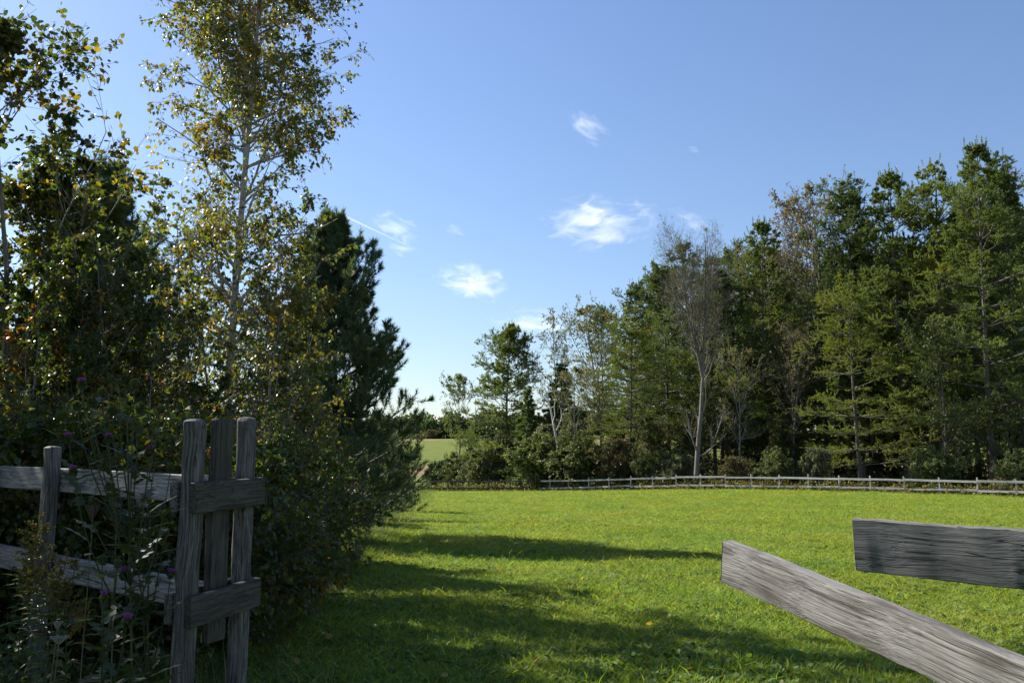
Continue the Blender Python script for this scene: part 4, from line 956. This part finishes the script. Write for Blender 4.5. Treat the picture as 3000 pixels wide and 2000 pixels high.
bz = at_px(455, 3.75)
thistle('tallest purple thistle in front of the near fence rails', tuple(bz), 71,
        [(U(240, 1128, 3.6), 1), (U(200, 1285, 3.55), 1), (U(318, 1285, 3.6), 1), (U(438, 1325, 3.7), 1), (U(215, 1382, 3.5), 1), (U(300, 1150, 3.8), 0), (U(350, 1120, 3.9), 0), (U(395, 1125, 3.8), 0),
         (U(460, 1300, 3.9), 0), (U(500, 1370, 3.8), 0), (U(225, 1190, 3.6), 0), (U(270, 1180, 3.8), 0), (U(470, 1200, 3.8), 0), (U(330, 1205, 3.9), 0), (U(410, 1195, 3.7), 0)], U(370, 1130, 3.8), 10)
b2 = at_px(330, 3.5)
thistle('low thistle with two purple heads in the dark weeds below the lower rail', tuple(b2), 72,
        [(U(305, 1750, 3.4), 1), (U(372, 1822, 3.4), 1), (U(345, 1650, 3.6), 0), (U(300, 1640, 3.6), 0)], U(345, 1640, 3.6), 9)
b3 = at_px(490, 3.95)
thistle('thistle with violet heads against the lower rail by the gate posts', tuple(b3), 73,
        [(U(366, 1684, 3.8), 1), (U(500, 1683, 3.85), 1), (U(420, 1670, 3.9), 0), (U(480, 1560, 3.9), 0), (U(400, 1560, 3.9), 0)], U(440, 1500, 3.95), 9)

# goldenrod
def goldenrod_mesh(seed):
    rng = np.random.default_rng(seed); h = 1.0
    S = paths(rng, np.array([[0, 0, -.03]]), np.array([[.1, 0, 1.0]]), np.array([h]), 10, 0.04, (0.02, 0, 0))
    st = build_mesh('goldenrod_stem', [tubes(S, np.array([.0035]), np.array([.0015]), 5, (0.09, 0.11, 0.04))], M['weed'], True)
    k = 46; t = rng.uniform(.15, .8, k); p, tn = at_t(S, t, np.zeros(k, int)); a = rng.uniform(0, 6.28, k)
    lv = build_mesh('goldenrod_foliage', [place((LEAF5[0] * np.array([1, .4, 1]), LEAF5[1]), p, np.stack([np.cos(a), np.sin(a), rng.normal(.2, .2, k)], 1), np.tile([0, 0, 1.0], (k, 1)), rng.uniform(.06, .11, k), pick(rng, UNDER, k))], M['weed'])
    Pb, l, r_, i_, t_ = sprout(rng, S, np.array([h]), np.array([.003]), 16, .74, 1.0, R(55), R(10), lambda t: .14 * (1.3 - t), 5, .05, (0.05, 0, -.06))
    nf = 34; idx = np.repeat(np.arange(len(Pb)), nf); q, tn = at_t(Pb, rng.uniform(.1, 1, len(idx)), idx); m_ = len(idx)
    C = pick(rng, [((0.17, 0.12, 0.02), 3), ((0.12, 0.095, 0.022), 3), ((.07, .08, .028), 3)], m_)
    fl = build_mesh('goldenrod_plume', [tubes(Pb, np.full(len(Pb), .0015), np.full(len(Pb), .001), 3, (.1, .1, .04)), place(LEAF4, q + rng.normal(0, .003, (m_, 3)), rng.normal(0, 1, (m_, 3)) + np.array([0, 0, .5]), rng.normal(0, 1, (m_, 3)), np.full(m_, .011), C)], M['weed'])
    return st, lv, fl
GM = [goldenrod_mesh(s) for s in (301, 302)]
for i, (px, Y, top, rz, lab) in enumerate(((40, 4.6, 1500, 0.4, 'goldenrod by the left edge above the lower rail'), (150, 4.3, 1520, 2.0, 'goldenrod in front of the near fence post'), (185, 4.1, 1580, 3.6, 'goldenrod just right of the near fence post'),
                                         (255, 4.2, 1590, 5.0, 'goldenrod under the brown seed head'), (100, 3.9, 1610, 1.0, 'goldenrod over the lower rail left of the post'), (240, 4.6, 1510, 4.4, 'tall goldenrod behind the brown seed head'))):
    b_ = at_px(px, Y); s = (unp(px, top, Y).z - b_.z) / 0.97
    e = empty('goldenrod', b_, rz, (s, s, s)); tag(e, lab, 'goldenrod', 'goldenrods by the near fence')
    for nm, me in zip(('stem', 'foliage', 'flower_plume'), GM[i % 2]): link(nm, me, e)

# dried and white umbels on thin stalks
def umbel(label, px, Y, top, mat, rad, cup, seed, lean=0.0):
    rng = np.random.default_rng(seed); b_ = at_px(px, Y); t_ = unp(px + lean, top, Y) - b_
    e = empty('wild_carrot', b_); tag(e, label, 'wildflower', 'umbels by the near fence')
    P_ = np.array([[[0, 0, -.03], [t_.x * .3, 0, t_.z * .4], [t_.x * .7, 0, t_.z * .75], [t_.x, 0, t_.z]]])
    link('stalk', build_mesh('stalk', [tubes(P_, np.array([.003]), np.array([.002]), 5, (0.2, 0.17, 0.11))], M['weed'], True), e)
    n_ = 34; a = rng.uniform(0, 6.28, n_); s = np.sqrt(rng.random(n_)) * rad
    q = np.stack([np.cos(a) * s, np.sin(a) * s, (0.03 + cup * (s / rad) ** 2 * .03) * np.ones(n_)], 1); K = np.stack([np.zeros((n_, 3)), q * .5 + np.array([0, 0, -.004]), q], 1) + np.array([t_.x, 0, t_.z])
    ch = [tubes(K, np.full(n_, .0008), np.full(n_, .0008), 3)]
    m_ = n_ * 12; c = np.repeat(K[:, -1], 12, 0) + rng.normal(0, rad * .09, (m_, 3)) * np.array([1, 1, .5])
    v, f, _c = place(LEAF4, c, rng.normal(0, 1, (m_, 3)), rng.normal(0, 1, (m_, 3)), np.full(m_, rad * .14), np.ones((m_, 3))); ch.append((v, f))
    link('flower_head', build_mesh('umbel', ch, mat), e)
umbel('brown dried seed head on a tall straight stalk before the lower rail', 272, 3.9, 1520, M['seed'], .03, 1, 1)
umbel('grey seed head bent right beside the thistle', 370, 4.0, 1555, M['seed'], .026, 1, 2, -30)
umbel('small white flower umbel low in the dark weeds', 168, 3.6, 1845, M['lace'], .018, 0, 3)
umbel('flat white umbel near the bottom of the weeds', 180, 3.55, 1888, M['lace'], .032, 0, 4, -8)

# fallen leaves in the grass
def fallen():
    rng = np.random.default_rng(8); n_ = 90; y = rng.uniform(5, 14, n_); x = rng.uniform(-2.6, 3, n_)
    p = np.stack([x, y, ground(x, y) + rng.uniform(.04, .09, n_)], 1)
    C = pick(rng, [((0.30, 0.12, 0.03), 2), ((0.34, 0.22, 0.04), 3), ((.2, .12, .06), 2)], n_)
    o = link('fallen_leaves', build_mesh('fallen_leaves', [place(LEAFR, p, rng.normal(0, 1, (n_, 3)) * np.array([1, 1, .3]), rng.normal(0, .5, (n_, 3)) + np.array([0, 0, 1.0]), rng.uniform(.04, .065, n_), C)], M['leaf']))
    tag(o, 'scattered yellow and rusty fallen leaves on the near grass', 'leaves', kind='stuff')
fallen()

# ------------------------------------------------------------------ clouds: real volumes high over the hill
def cloud_material(name, dens, nscale, edge):
    m, n, out = mat_base(name)
    tc = N(n, 'ShaderNodeTexCoord'); oi = N(n, 'ShaderNodeObjectInfo')
    of = N(n, 'ShaderNodeVectorMath', operation='SCALE'); of.inputs[0].default_value = (53, 17, 29); n.links.new(oi.outputs['Random'], of.inputs['Scale'])
    ad = N(n, 'ShaderNodeVectorMath', operation='ADD'); n.links.new(tc.outputs['Object'], ad.inputs[0]); n.links.new(of.outputs[0], ad.inputs[1])
    nz = N(n, 'ShaderNodeTexNoise', Scale=nscale, Detail=6.0, Roughness=0.62); nz.inputs['Distortion'].default_value = 0.9; n.links.new(ad.outputs[0], nz.inputs['Vector'])
    ln2 = N(n, 'ShaderNodeVectorMath', operation='LENGTH'); n.links.new(tc.outputs['Object'], ln2.inputs[0])
    sq = N(n, 'ShaderNodeMath', operation='POWER'); sq.inputs[1].default_value = 1.5; n.links.new(ln2.outputs['Value'], sq.inputs[0])
    nb = N(n, 'ShaderNodeMath', operation='MULTIPLY_ADD'); nb.inputs[1].default_value = 3.4; nb.inputs[2].default_value = -1.75; n.links.new(nz.outputs['Fac'], nb.inputs[0])
    a = N(n, 'ShaderNodeMath', operation='MULTIPLY_ADD'); n.links.new(sq.outputs[0], a.inputs[0]); a.inputs[1].default_value = -0.8; n.links.new(nb.outputs[0], a.inputs[2])
    mr = N(n, 'ShaderNodeMapRange', interpolation_type='SMOOTHSTEP'); mr.inputs[1].default_value = edge; mr.inputs[2].default_value = edge + 0.55; mr.inputs[3].default_value = 0; mr.inputs[4].default_value = dens
    n.links.new(a.outputs[0], mr.inputs[0])
    v = N(n, 'ShaderNodeVolumePrincipled'); v.inputs['Color'].default_value = (0.99, 0.985, 0.98, 1); v.inputs['Anisotropy'].default_value = 0.35
    n.links.new(mr.outputs[0], v.inputs['Density']); n.links.new(v.outputs[0], out.inputs['Volume'])
    return m
CM = [cloud_material('cloud_puff', 0.015, 2.1, -0.45), cloud_material('cloud_wisp', 0.010, 1.9, -0.42)]
import bmesh
def ico(name, mat):
    bm = bmesh.new(); bmesh.ops.create_icosphere(bm, subdivisions=3, radius=1.0); me = bpy.data.meshes.new(name); bm.to_mesh(me); bm.free(); me.materials.append(mat); return me
CMESH = [ico('cloud_puff', CM[0]), ico('cloud_wisp', CM[1])]
for k, px, py, wd, ht, tilt, lab in (
    (0, 1755, 650, 330, 150, 4, 'largest white cloud, alone in the middle of the sky'),
    (1, 2028, 652, 150, 62, -32, 'thin cloud streak to the right of the largest cloud, above the half-bare tree'),
    (1, 1718, 368, 180, 80, -35, 'highest wispy cloud in the upper sky'),
    (1, 1160, 668, 170, 90, -20, 'thin cloud crossed by the vapour trail'),
    (1, 1327, 672, 66, 40, -20, 'tiny cloud right of the vapour trail'),
    (0, 1390, 826, 220, 110, -12, 'bright cloud above the gap between the woods'),
    (1, 1370, 842, 190, 50, -8, 'small ragged cloud low on the left flank of the bright one'),
    (1, 1570, 945, 330, 90, -6, 'lowest cloud, just over the isolated pine top'),
    (1, 1178, 728, 110, 44, -8, 'faint cloud under the vapour trail'),
    (1, 2030, 437, 44, 34, 0, 'faintest tiny wisp high on the right'),
):
    Yc = 1500; c = unp(px, py, Yc); s = Yc / F / math.cos(PITCH)
    o = link('cloud', CMESH[k]); o.location = c; o.scale = (wd * .6 * s, wd * .36 * s, ht * .6 * s); o.rotation_euler = (0, R(-tilt), 0)
    tag(o, lab, 'cloud', 'clouds')
def contrail():
    m, n, out = mat_base('vapour_trail'); v = N(n, 'ShaderNodeVolumePrincipled', Density=0.07); v.inputs['Color'].default_value = (1, 1, 1, 1); v.inputs['Anisotropy'].default_value = 0.3
    n.links.new(v.outputs[0], out.inputs['Volume'])
    Yc = 1700; a = unp(985, 622, Yc); b = unp(1200, 722, Yc); t = np.linspace(0, 1, 12)[:, None]
    P_ = (np.array(a)[None] * (1 - t) + np.array(b)[None] * t - np.array(a))[None]; P_ = P_ + np.random.default_rng(1).normal(0, .35, P_.shape)
    V, q = tubes(P_, np.array([2.6]), np.array([1.0]), 8); K = 12
    fs = [tuple(f) for f in q] + [tuple(range(8))[::-1], tuple((K - 1) * 8 + i for i in range(8))]
    me = bpy.data.meshes.new('vapour_trail'); me.from_pydata([tuple(p) for p in V], [], fs); me.materials.append(m)
    o = link('vapour_trail', me); o.location = a; tag(o, 'thin straight white vapour trail slanting beside the pine', 'vapour trail')
contrail()
